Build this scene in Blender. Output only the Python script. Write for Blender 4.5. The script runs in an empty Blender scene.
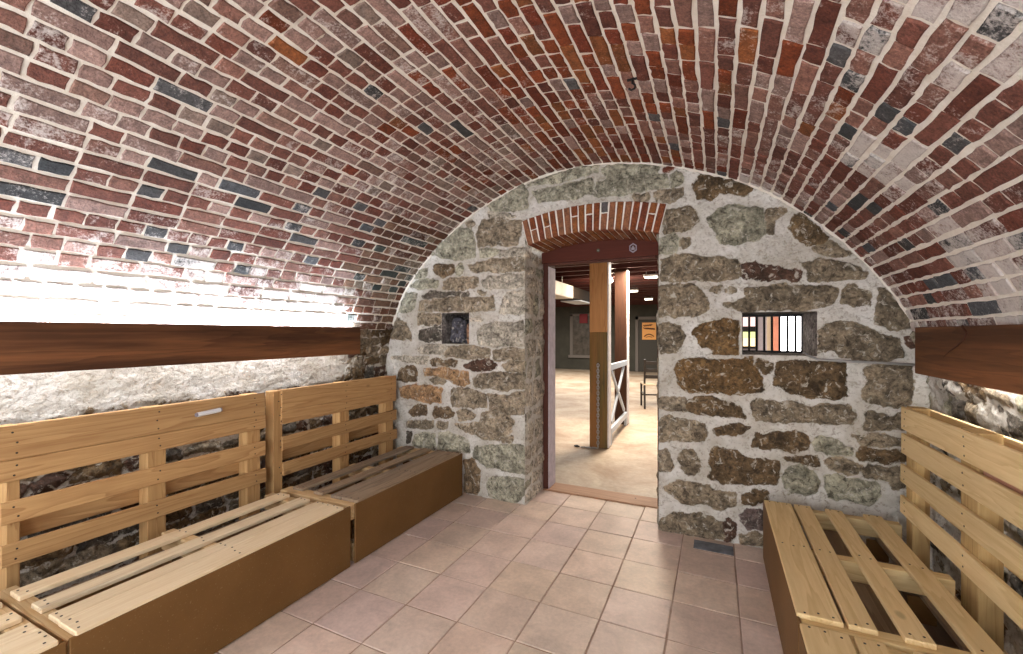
import bpy, bmesh, math, random
import numpy as np
from mathutils import Vector, Matrix
random.seed(7)
rng = np.random.default_rng(11)
sc = bpy.context.scene
COL = sc.collection
R = math.radians

# ------------------------------------------------------------------ helpers
def link(o, parent=None):
    COL.objects.link(o)
    if parent is not None:
        o.parent = parent
    return o

def tag(o, label=None, cat=None, group=None, kind=None):
    if label: o['label'] = label
    if cat: o['category'] = cat
    if group: o['group'] = group
    if kind: o['kind'] = kind
    return o

def empty(name, loc=(0, 0, 0), rz=0.0):
    o = bpy.data.objects.new(name, None)
    o.empty_display_size = 0.1
    o.location = loc
    o.rotation_euler = (0, 0, rz)
    return link(o)

def np_mesh(name, verts, faces, mats, parent=None, col=None, attrs=None, smooth=False, fmat=None):
    """verts (n,3) array, faces list/array of quads (or a list of lists)."""
    me = bpy.data.meshes.new(name)
    verts = np.asarray(verts, dtype=np.float32)
    if isinstance(faces, np.ndarray) and faces.ndim == 2:
        nf, k = faces.shape
        me.vertices.add(len(verts)); me.vertices.foreach_set('co', verts.ravel())
        me.loops.add(nf * k); me.loops.foreach_set('vertex_index', faces.astype(np.int32).ravel())
        me.polygons.add(nf)
        me.polygons.foreach_set('loop_start', np.arange(0, nf * k, k, dtype=np.int32))
        me.polygons.foreach_set('loop_total', np.full(nf, k, dtype=np.int32))
    else:
        me.from_pydata([tuple(v) for v in verts], [], [list(map(int, f)) for f in faces])
    me.update(calc_edges=True)
    me.validate()
    if fmat is not None:
        me.polygons.foreach_set('material_index', np.asarray(fmat, dtype=np.int32))
    if smooth:
        me.polygons.foreach_set('use_smooth', np.ones(len(me.polygons), dtype=bool))
    if col is not None:
        a = me.color_attributes.new('Col', 'FLOAT_COLOR', 'POINT')
        c = np.ones((len(verts), 4), dtype=np.float32); c[:, :np.asarray(col).shape[1]] = col
        a.data.foreach_set('color', c.ravel())
    for k_, v_ in (attrs or {}).items():
        a = me.attributes.new(k_, 'FLOAT', 'POINT')
        a.data.foreach_set('value', np.asarray(v_, dtype=np.float32))
    for m in (mats if isinstance(mats, (list, tuple)) else [mats]):
        me.materials.append(m)
    o = bpy.data.objects.new(name, me)
    return link(o, parent)

class MB:
    """collects boxes, tubes and lathes into one mesh"""
    def __init__(self):
        self.bm = bmesh.new()
    def box(self, x0, x1, y0, y1, z0, z1, bev=0.0, mi=0, mat=None, seg=1):
        t = bmesh.new()
        bmesh.ops.create_cube(t, size=1.0)
        for v in t.verts:
            v.co = Vector(((x0 + x1) / 2 + v.co.x * (x1 - x0), (y0 + y1) / 2 + v.co.y * (y1 - y0), (z0 + z1) / 2 + v.co.z * (z1 - z0)))
        if bev > 0:
            bmesh.ops.bevel(t, geom=list(t.edges), offset=bev, segments=seg, affect='EDGES', profile=0.6)
        return self._add(t, mi, mat)
    def cyl(self, p, q, r, n=12, mi=0, r2=None):
        p, q = Vector(p), Vector(q)
        t = bmesh.new()
        L = (q - p).length
        bmesh.ops.create_cone(t, cap_ends=True, segments=n, radius1=r, radius2=r if r2 is None else r2, depth=L)
        M = Matrix.Translation((p + q) / 2) @ (q - p).to_track_quat('Z', 'Y').to_matrix().to_4x4()
        bmesh.ops.transform(t, matrix=M, verts=list(t.verts))
        return self._add(t, mi)
    def bar(self, p, q, w, h, bev=0.0, mi=0):
        p, q = Vector(p), Vector(q)
        t = bmesh.new()
        bmesh.ops.create_cube(t, size=1.0)
        L = (q - p).length
        for v in t.verts:
            v.co = Vector((v.co.x * w, v.co.y * h, v.co.z * L))
        if bev > 0:
            bmesh.ops.bevel(t, geom=list(t.edges), offset=bev, segments=1, affect='EDGES')
        M = Matrix.Translation((p + q) / 2) @ (q - p).to_track_quat('Z', 'Y').to_matrix().to_4x4()
        bmesh.ops.transform(t, matrix=M, verts=list(t.verts))
        return self._add(t, mi)
    def tube(self, pts, r, n=8, mi=0, closed=False):
        pts = [Vector(p) for p in pts]
        rings = []
        N = len(pts)
        up = Vector((0.13, 0.31, 0.94)).normalized()
        for i, p in enumerate(pts):
            a = pts[(i - 1) % N] if (closed or i > 0) else p
            b = pts[(i + 1) % N] if (closed or i < N - 1) else p
            d = (b - a).normalized()
            s = d.cross(up)
            if s.length < 1e-4: s = d.cross(Vector((1, 0, 0)))
            s.normalize(); u = s.cross(d)
            rings.append([self.bm.verts.new(p + s * math.cos(2 * math.pi * j / n) * r + u * math.sin(2 * math.pi * j / n) * r) for j in range(n)])
        m = N if closed else N - 1
        for i in range(m):
            A, B = rings[i], rings[(i + 1) % N]
            for j in range(n):
                f = self.bm.faces.new((A[j], A[(j + 1) % n], B[(j + 1) % n], B[j])); f.material_index = mi
        if not closed:
            f = self.bm.faces.new(rings[0]); f.material_index = mi
            f = self.bm.faces.new(rings[-1]); f.material_index = mi
        return self
    def prism(self, poly, axis, a, b, mi=0):
        """extrude a 2-D outline along an axis from a to b"""
        def P(u, v, w):
            return {'x': (w, u, v), 'y': (u, w, v), 'z': (u, v, w)}[axis]
        A = [self.bm.verts.new(P(u, v, a)) for u, v in poly]
        B = [self.bm.verts.new(P(u, v, b)) for u, v in poly]
        n = len(poly)
        fs = [self.bm.faces.new(A), self.bm.faces.new(B)]
        for i in range(n):
            fs.append(self.bm.faces.new((A[i], A[(i + 1) % n], B[(i + 1) % n], B[i])))
        for f in fs: f.material_index = mi
        return self
    def _add(self, t, mi, mat=None):
        if mat is not None:
            bmesh.ops.transform(t, matrix=mat, verts=list(t.verts))
        mp = {v: self.bm.verts.new(v.co) for v in t.verts}
        for f in t.faces:
            g = self.bm.faces.new([mp[v] for v in f.verts]); g.material_index = mi
        t.free()
        return self
    def build(self, name, mats, parent=None, smooth=False):
        bmesh.ops.recalc_face_normals(self.bm, faces=list(self.bm.faces))
        me = bpy.data.meshes.new(name)
        self.bm.to_mesh(me); self.bm.free()
        for m in (mats if isinstance(mats, (list, tuple)) else [mats]):
            me.materials.append(m)
        if smooth:
            for p in me.polygons: p.use_smooth = True
        o = bpy.data.objects.new(name, me)
        return link(o, parent)

# value noise on numpy arrays
_perm = rng.random((256, 256))
def vnoise(x, y, s=1.0, seed=0):
    x = np.asarray(x) / s + seed * 17.31 + 1000; y = np.asarray(y) / s + seed * 7.77 + 1000
    xi = np.floor(x).astype(int); yi = np.floor(y).astype(int)
    fx = x - xi; fy = y - yi
    fx = fx * fx * (3 - 2 * fx); fy = fy * fy * (3 - 2 * fy)
    g = lambda a, b: _perm[a % 256, b % 256]
    return (g(xi, yi) * (1 - fx) + g(xi + 1, yi) * fx) * (1 - fy) + (g(xi, yi + 1) * (1 - fx) + g(xi + 1, yi + 1) * fx) * fy
def fbm(x, y, s=1.0, seed=0, o=4):
    t = 0; a = 0.5; n = 0
    for i in range(o):
        t = t + a * vnoise(x, y, s / 2 ** i, seed + i * 3); n += a; a *= 0.5
    return t / n
def sstep(a, b, x):
    t = np.clip((x - a) / (b - a), 0, 1); return t * t * (3 - 2 * t)

# ------------------------------------------------------------------ materials
def new_mat(name):
    m = bpy.data.materials.new(name); m.use_nodes = True
    nt = m.node_tree
    b = nt.nodes['Principled BSDF']
    b.inputs['Specular IOR Level'].default_value = 0.3
    return m, nt, b
def N(nt, t, **kw):
    n = nt.nodes.new(t)
    for k, v in kw.items():
        if k in n.inputs: n.inputs[k].default_value = v
        else: setattr(n, k, v)
    return n
def mixc(nt, fac, a, b, blend='MIX'):
    n = nt.nodes.new('ShaderNodeMix'); n.data_type = 'RGBA'; n.blend_type = blend
    for i, v in ((0, fac), (6, a), (7, b)):
        if isinstance(v, bpy.types.NodeSocket): nt.links.new(v, n.inputs[i])
        elif i == 0: n.inputs[0].default_value = v
        else: n.inputs[i].default_value = (*v[:3], 1)
    return n.outputs[2]
def ramp(nt, src, stops):
    n = nt.nodes.new('ShaderNodeValToRGB')
    e = n.color_ramp.elements
    while len(e) < len(stops): e.new(0.5)
    for el, (p, c) in zip(e, stops):
        el.position = p
        el.color = (c, c, c, 1) if isinstance(c, (int, float)) else (*c, 1)
    nt.links.new(src, n.inputs[0])
    return n.outputs[0]
def mathn(nt, op, a, b=None):
    n = nt.nodes.new('ShaderNodeMath'); n.operation = op
    for i, v in ((0, a), (1, b)):
        if v is None: continue
        if isinstance(v, bpy.types.NodeSocket): nt.links.new(v, n.inputs[i])
        else: n.inputs[i].default_value = v
    return n.outputs[0]
def noise(nt, vec, scale, detail=5, rough=0.6, dist=0.0):
    n = N(nt, 'ShaderNodeTexNoise', Scale=scale, Detail=detail, Roughness=rough, Distortion=dist)
    if vec is not None: nt.links.new(vec, n.inputs['Vector'])
    return n.outputs['Fac']
def bump(nt, b, h, strength=0.4, dist=0.01):
    n = N(nt, 'ShaderNodeBump', Strength=strength, Distance=dist)
    nt.links.new(h, n.inputs['Height']); nt.links.new(n.outputs['Normal'], b.inputs['Normal'])

def plain(name, c, rough=0.6, metal=0.0, spec=0.3, nz=0.0, nscale=20):
    m, nt, b = new_mat(name)
    b.inputs['Base Color'].default_value = (*c, 1)
    b.inputs['Roughness'].default_value = rough
    b.inputs['Metallic'].default_value = metal
    b.inputs['Specular IOR Level'].default_value = spec
    if nz:
        tc = N(nt, 'ShaderNodeTexCoord')
        f = noise(nt, tc.outputs['Object'], nscale)
        r = ramp(nt, f, [(0.3, 1 - nz), (0.7, 1 + nz * 0.3)])
        nt.links.new(mixc(nt, 1.0, c, r, 'MULTIPLY'), b.inputs['Base Color'])
        bump(nt, b, f, 0.15, 0.004)
    return m
def emit(name, c, s):
    m, nt, b = new_mat(name)
    b.inputs['Base Color'].default_value = (*c, 1)
    b.inputs['Emission Color'].default_value = (*c, 1)
    b.inputs['Emission Strength'].default_value = s
    return m
def wood(name, light, dark, axis='y', scale=1.0, rough=0.65, knots=0.35, grain=1.0, stain=None, stain_amt=0.0, vary=0.25, stops=(0.45, 0.62)):
    """planed timber; grain runs along the axis, each board gets its own offset"""
    m, nt, b = new_mat(name)
    tc = N(nt, 'ShaderNodeTexCoord'); oi = N(nt, 'ShaderNodeObjectInfo')
    off = N(nt, 'ShaderNodeVectorMath', operation='SCALE'); off.inputs[0].default_value = (13.1, 7.7, 5.3)
    nt.links.new(oi.outputs['Random'], off.inputs['Scale'])
    add = N(nt, 'ShaderNodeVectorMath', operation='ADD')
    nt.links.new(tc.outputs['Object'], add.inputs[0]); nt.links.new(off.outputs[0], add.inputs[1])
    mp = N(nt, 'ShaderNodeMapping')
    s = {'x': (0.06, 1, 1), 'y': (1, 0.06, 1), 'z': (1, 1, 0.06)}[axis]
    mp.inputs['Scale'].default_value = [v * scale for v in s]
    nt.links.new(add.outputs[0], mp.inputs['Vector'])
    v = mp.outputs[0]
    # growth-ring figure: warped low-frequency noise pushed through a sawtooth
    f1 = noise(nt, v, 9, 3, 0.5, 0.5)
    rings = mathn(nt, 'FRACT', mathn(nt, 'MULTIPLY', f1, 9.0))
    rings = ramp(nt, rings, [(0.0, 0.0), (0.75, 0.55), (0.95, 1.0), (1.0, 0.1)])
    f2 = noise(nt, v, 90, 4, 0.65)
    g = mathn(nt, 'ADD', mathn(nt, 'MULTIPLY', rings, 0.38 * grain), mathn(nt, 'MULTIPLY', f2, 0.70))
    c = mixc(nt, ramp(nt, g, [(0.2, 0.0), (0.9, 1.0)]), light, dark)
    # knots
    vo = N(nt, 'ShaderNodeTexVoronoi', Scale=3.2 * scale)
    vo.inputs['Randomness'].default_value = 1.0
    mk = N(nt, 'ShaderNodeMapping'); mk.inputs['Scale'].default_value = {'x': (0.5, 1, 1), 'y': (1, 0.5, 1), 'z': (1, 1, 0.5)}[axis]
    nt.links.new(add.outputs[0], mk.inputs['Vector']); nt.links.new(mk.outputs[0], vo.inputs['Vector'])
    kd = ramp(nt, vo.outputs['Distance'], [(0.0, 1.0), (0.028, 0.9), (0.055, 0.0), (1.0, 0.0)])
    c = mixc(nt, mathn(nt, 'MULTIPLY', kd, knots), c, tuple(x * 0.35 for x in dark))
    if stain:
        fs = noise(nt, v, 5, 5, 0.6)
        c = mixc(nt, mathn(nt, 'MULTIPLY', ramp(nt, fs, [(stops[0], 0.0), (stops[1], 1.0)]), stain_amt), c, stain)
    # board to board variation
    vr = mathn(nt, 'ADD', mathn(nt, 'MULTIPLY', oi.outputs['Random'], vary), 1 - vary / 2)
    hs = N(nt, 'ShaderNodeHueSaturation'); nt.links.new(vr, hs.inputs['Value']); nt.links.new(c, hs.inputs['Color'])
    nt.links.new(hs.outputs[0], b.inputs['Base Color'])
    b.inputs['Roughness'].default_value = rough
    bump(nt, b, g, 0.25, 0.003)
    return m

M = {}
M['pine'] = wood('pale_pine', (0.70, 0.50, 0.27), (0.46, 0.27, 0.11), 'y')
M['pine_x'] = wood('pale_pine_cross', (0.70, 0.52, 0.29), (0.46, 0.28, 0.12), 'x')
M['pine_z'] = wood('pale_pine_upright', (0.66, 0.46, 0.24), (0.42, 0.24, 0.10), 'z')
M['pine_back'] = wood('honey_pine', (0.58, 0.36, 0.16), (0.34, 0.17, 0.065), 'y', knots=0.6)
M['pine_back_z'] = wood('honey_pine_upright', (0.56, 0.35, 0.15), (0.34, 0.17, 0.065), 'z')
M['pine_white'] = wood('bleached_pine', (0.86, 0.72, 0.50), (0.68, 0.50, 0.28), 'y', grain=0.7, knots=0.3)
M['pine_grey'] = wood('weathered_pine', (0.40, 0.30, 0.20), (0.17, 0.11, 0.07), 'y', stain=(0.2, 0.17, 0.14), stain_amt=0.5)
M['bark'] = wood('bark_flecked_pine', (0.86, 0.74, 0.53), (0.68, 0.52, 0.32), 'y', stain=(0.10, 0.08, 0.06), stain_amt=0.85, knots=0.5, stops=(0.57, 0.63), vary=0.1)
M['pine_y'] = wood('yellow_pine', (0.82, 0.63, 0.35), (0.62, 0.43, 0.19), 'y', knots=0.5)
M['pine_y_x'] = wood('yellow_pine_cross', (0.74, 0.57, 0.30), (0.52, 0.35, 0.15), 'x', knots=0.4)
M['pine_y_z'] = wood('yellow_pine_upright', (0.62, 0.43, 0.19), (0.40, 0.24, 0.09), 'z', knots=0.4)
M['beam'] = wood('dark_stained_plank', (0.29, 0.118, 0.044), (0.13, 0.047, 0.018), 'y', rough=0.6, knots=0.7, stain=(0.022, 0.008, 0.004), stain_amt=0.75, vary=0.0)
M['frame'] = wood('red_brown_frame', (0.10, 0.030, 0.018), (0.055, 0.016, 0.010), 'z', rough=0.7, vary=0.0, knots=0.1)
M['frame_x'] = wood('oxblood_header', (0.092, 0.020, 0.010), (0.055, 0.012, 0.007), 'x', rough=0.8, vary=0.0, knots=0.1, grain=0.5)
M['jamb'] = plain('lilac_grey_lit_face', (0.56, 0.50, 0.56), 0.6, nz=0.25)  # light on the left jamb's inner side, put into the colour
M['post'] = wood('orange_timber', (0.56, 0.28, 0.11), (0.34, 0.15, 0.05), 'z', vary=0.0, knots=0.2)
M['post_green'] = wood('mossy_timber', (0.16, 0.115, 0.03), (0.05, 0.045, 0.018), 'z', vary=0.0, stain=(0.30, 0.13, 0.04), stain_amt=0.85)
M['post_dark'] = wood('dark_timber', (0.060, 0.021, 0.008), (0.026, 0.009, 0.004), 'z', vary=0.0, knots=0.2)
M['post_lit_edge'] = plain('pale_lit_edge', (0.66, 0.62, 0.62), 0.6, nz=0.15)  # lit right side of the hall posts, put into the colour
M['nail'] = plain('dark_nail', (0.045, 0.035, 0.03), 0.5, 0.3)
M['black'] = plain('black_iron', (0.015, 0.014, 0.015), 0.45, 0.5)
M['rail'] = plain('pale_grey_rail', (0.42, 0.46, 0.52), 0.4, 0.2)
M['steel'] = plain('dull_steel', (0.40, 0.38, 0.36), 0.5, 0.5, nz=0.4, nscale=60)
M['conduit'] = plain('grey_conduit', (0.30, 0.29, 0.28), 0.5, 0.3)
M['white'] = plain('white_plastic', (0.75, 0.75, 0.76), 0.35)
M['grey_plastic'] = plain('grey_plastic', (0.25, 0.22, 0.26), 0.4)
M['slate'] = plain('blue_grey_plate', (0.19, 0.205, 0.23), 0.6, nz=0.5, nscale=14)
M['hall_wall'] = plain('grey_green_paint', (0.058, 0.054, 0.042), 0.8, nz=0.3, nscale=2)
M['hall_trim'] = plain('grey_trim_paint', (0.15, 0.13, 0.115), 0.7)
M['hall_door'] = plain('dark_olive_door', (0.045, 0.040, 0.032), 0.6)
M['joist'] = wood('red_brown_joist', (0.075, 0.016, 0.012), (0.03, 0.008, 0.006), 'x', vary=0.3, knots=0.1)
M['deck'] = plain('dark_ceiling_boards', (0.02, 0.008, 0.007), 0.8, nz=0.3, nscale=4)
M['duct'] = plain('white_wrapped_duct', (0.55, 0.51, 0.47), 0.6, nz=0.3, nscale=3)
M['soot'] = plain('sooty_duct_end', (0.025, 0.017, 0.012), 0.8)
M['chair'] = plain('black_wood', (0.02, 0.015, 0.012), 0.4)
M['cushion'] = plain('cream_seat', (0.62, 0.50, 0.36), 0.7)
M['sign'] = plain('orange_sign_face', (0.78, 0.36, 0.10), 0.5)
M['ink'] = plain('brown_ink', (0.06, 0.02, 0.01), 0.6)
M['salmon'] = plain('salmon_paint', (0.62, 0.25, 0.17), 0.6, nz=0.2, nscale=6)
M['lav'] = plain('lavender_grey_paint', (0.34, 0.32, 0.37), 0.7, nz=0.15)
M['red_box'] = plain('dull_red_paint', (0.20, 0.02, 0.025), 0.5)
M['lamp'] = emit('lamp_glow', (1.0, 0.90, 0.72), 5.0)
M['daylight'] = emit('daylight_pane', (1.0, 0.98, 1.0), 3.2)
M['tan'] = plain('tan_paint', (0.42, 0.33, 0.24), 0.6, nz=0.2, nscale=6)
M['screen_y'] = emit('lit_picture_yellow', (0.95, 0.80, 0.45), 0.38)
M['screen_g'] = emit('lit_picture_green', (0.55, 0.70, 0.30), 0.30)
M['screen_p'] = emit('lit_picture_pink', (0.80, 0.58, 0.60), 0.28)

def mat_hardboard():
    m, nt, b = new_mat('brown_hardboard')
    tc = N(nt, 'ShaderNodeTexCoord')
    f = noise(nt, tc.outputs['Object'], 3, 5, 0.6)
    s = noise(nt, tc.outputs['Object'], 130, 2, 0.5)
    c = mixc(nt, ramp(nt, f, [(0.3, 0.0), (0.7, 1.0)]), (0.140, 0.068, 0.018), (0.185, 0.092, 0.027))
    c = mixc(nt, ramp(nt, s, [(0.66, 0.0), (0.72, 0.5)]), c, (0.30, 0.19, 0.10))
    nt.links.new(c, b.inputs['Base Color']); b.inputs['Roughness'].default_value = 0.6
    bump(nt, b, s, 0.08, 0.002)
    return m
M['hardboard'] = mat_hardboard()

def mat_brick(name='vault_brick'):
    m, nt, b = new_mat(name)
    tc = N(nt, 'ShaderNodeTexCoord'); P = tc.outputs['Object']
    ca = N(nt, 'ShaderNodeAttribute', attribute_name='Col'); wa = N(nt, 'ShaderNodeAttribute', attribute_name='wash')
    f1 = noise(nt, P, 26, 6, 0.7); f2 = noise(nt, P, 110, 4, 0.7); f3 = noise(nt, P, 9, 6, 0.72, 0.6)
    c = mixc(nt, 1.0, ca.outputs['Color'], ramp(nt, f1, [(0.25, 0.42), (0.5, 1.0), (0.78, 1.55)]), 'MULTIPLY')
    c = mixc(nt, 1.0, c, ramp(nt, f2, [(0.30, 0.50), (0.6, 1.2)]), 'MULTIPLY')
    # lime wash and salts, thick where the wash attribute says so
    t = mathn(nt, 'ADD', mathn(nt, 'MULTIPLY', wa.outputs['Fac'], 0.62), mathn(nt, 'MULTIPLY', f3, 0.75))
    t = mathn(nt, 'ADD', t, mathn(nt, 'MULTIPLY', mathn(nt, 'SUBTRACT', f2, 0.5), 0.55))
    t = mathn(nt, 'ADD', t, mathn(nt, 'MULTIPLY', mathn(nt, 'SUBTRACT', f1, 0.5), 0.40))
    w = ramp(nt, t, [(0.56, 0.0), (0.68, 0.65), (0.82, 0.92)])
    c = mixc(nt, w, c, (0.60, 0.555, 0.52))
    nt.links.new(c, b.inputs['Base Color']); b.inputs['Roughness'].default_value = 0.88
    h = mathn(nt, 'ADD', f1, mathn(nt, 'MULTIPLY', f2, 0.5))
    bump(nt, b, h, 0.8, 0.010)
    return m
M['brick'] = mat_brick()

def mat_mortar():
    m, nt, b = new_mat('lime_mortar')
    tc = N(nt, 'ShaderNodeTexCoord'); P = tc.outputs['Object']
    f = noise(nt, P, 14, 6, 0.7); f2 = noise(nt, P, 80, 4, 0.7)
    c = mixc(nt, ramp(nt, f, [(0.3, 0.0), (0.7, 1.0)]), (0.66, 0.60, 0.51), (0.82, 0.79, 0.72))
    nt.links.new(c, b.inputs['Base Color']); b.inputs['Roughness'].default_value = 0.95
    bump(nt, b, mathn(nt, 'ADD', f, f2), 0.5, 0.008)
    return m
M['mortar'] = mat_mortar()

def mat_stone():
    m, nt, b = new_mat('rubble_stone_in_lime')
    tc = N(nt, 'ShaderNodeTexCoord'); P = tc.outputs['Object']
    ca = N(nt, 'ShaderNodeAttribute', attribute_name='Col'); ma = N(nt, 'ShaderNodeAttribute', attribute_name='stone')
    f1 = noise(nt, P, 10, 8, 0.68, 0.5); f2 = noise(nt, P, 42, 6, 0.70); f3 = noise(nt, P, 19, 8, 0.70, 1.0); f4 = noise(nt, P, 4, 6, 0.65)
    c = mixc(nt, 1.0, ca.outputs['Color'], ramp(nt, f1, [(0.36, 0.50), (0.5, 1.0), (0.64, 1.60)]), 'MULTIPLY')
    c = mixc(nt, 1.0, c, ramp(nt, f2, [(0.36, 0.50), (0.5, 1.0), (0.64, 1.4)]), 'MULTIPLY')
    c = mixc(nt, ramp(nt, f3, [(0.38, 0.75), (0.45, 0.0)]), c, (0.035, 0.026, 0.018))
    c = mixc(nt, ramp(nt, f3, [(0.56, 0.0), (0.63, 0.75)]), c, (0.56, 0.52, 0.44))
    mo = mixc(nt, ramp(nt, f4, [(0.35, 0.0), (0.65, 1.0)]), (0.48, 0.44, 0.37), (0.72, 0.70, 0.66))
    mo = mixc(nt, ramp(nt, f2, [(0.36, 0.65), (0.47, 0.0)]), mo, (0.30, 0.26, 0.20))
    mo = mixc(nt, ramp(nt, f3, [(0.36, 0.60), (0.43, 0.0)]), mo, (0.24, 0.20, 0.15))
    t = mathn(nt, 'ADD', ma.outputs['Fac'], mathn(nt, 'MULTIPLY', mathn(nt, 'SUBTRACT', f2, 0.5), 1.2))
    t = mathn(nt, 'ADD', t, mathn(nt, 'MULTIPLY', mathn(nt, 'SUBTRACT', f1, 0.5), 1.0))
    k = ramp(nt, t, [(0.40, 0.0), (0.60, 1.0)])
    c = mixc(nt, k, mo, c)
    nt.links.new(c, b.inputs['Base Color']); b.inputs['Roughness'].default_value = 0.92
    bump(nt, b, mathn(nt, 'ADD', f1, mathn(nt, 'MULTIPLY', f2, 0.8)), 1.0, 0.018)
    return m
M['stone'] = mat_stone()

def mat_tile():
    m, nt, b = new_mat('terracotta_tile')
    tc = N(nt, 'ShaderNodeTexCoord'); P = tc.outputs['Object']
    ca = N(nt, 'ShaderNodeAttribute', attribute_name='Col')
    f = noise(nt, P, 5, 6, 0.65, 0.4); f2 = noise(nt, P, 45, 5, 0.7)
    c = mixc(nt, 1.0, ca.outputs['Color'], ramp(nt, f, [(0.25, 0.72), (0.75, 1.16)]), 'MULTIPLY')
    c = mixc(nt, 1.0, c, ramp(nt, f2, [(0.3, 0.86), (0.7, 1.08)]), 'MULTIPLY')
    c = mixc(nt, ramp(nt, f, [(0.55, 0.0), (0.8, 0.35)]), c, (0.58, 0.52, 0.48))
    nt.links.new(c, b.inputs['Base Color'])
    nt.links.new(ramp(nt, f2, [(0.3, 0.42), (0.7, 0.58)]), b.inputs['Roughness'])
    b.inputs['Specular IOR Level'].default_value = 0.22
    bump(nt, b, f2, 0.12, 0.003)
    return m
M['tile'] = mat_tile()
def mat_grout():
    m, nt, b = new_mat('brown_grout')
    tc = N(nt, 'ShaderNodeTexCoord'); P = tc.outputs['Object']
    f = noise(nt, P, 3, 5, 0.7)
    nt.links.new(mixc(nt, ramp(nt, f, [(0.35, 0.0), (0.65, 1.0)]), (0.27, 0.17, 0.12), (0.48, 0.37, 0.30)), b.inputs['Base Color'])
    b.inputs['Roughness'].default_value = 0.9
    return m
M['grout'] = mat_grout()
def mat_concrete():
    m, nt, b = new_mat('stained_concrete')
    tc = N(nt, 'ShaderNodeTexCoord'); P = tc.outputs['Object']
    f = noise(nt, P, 1.6, 7, 0.65, 0.5); f2 = noise(nt, P, 18, 6, 0.7)
    c = mixc(nt, ramp(nt, f, [(0.35, 0.0), (0.62, 1.0)]), (0.29, 0.195, 0.125), (0.47, 0.385, 0.29))
    c = mixc(nt, 1.0, c, ramp(nt, f2, [(0.25, 0.75), (0.7, 1.1)]), 'MULTIPLY')
    nt.links.new(c, b.inputs['Base Color']); b.inputs['Roughness'].default_value = 0.55
    bump(nt, b, f2, 0.15, 0.004)
    return m
M['concrete'] = mat_concrete()

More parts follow.
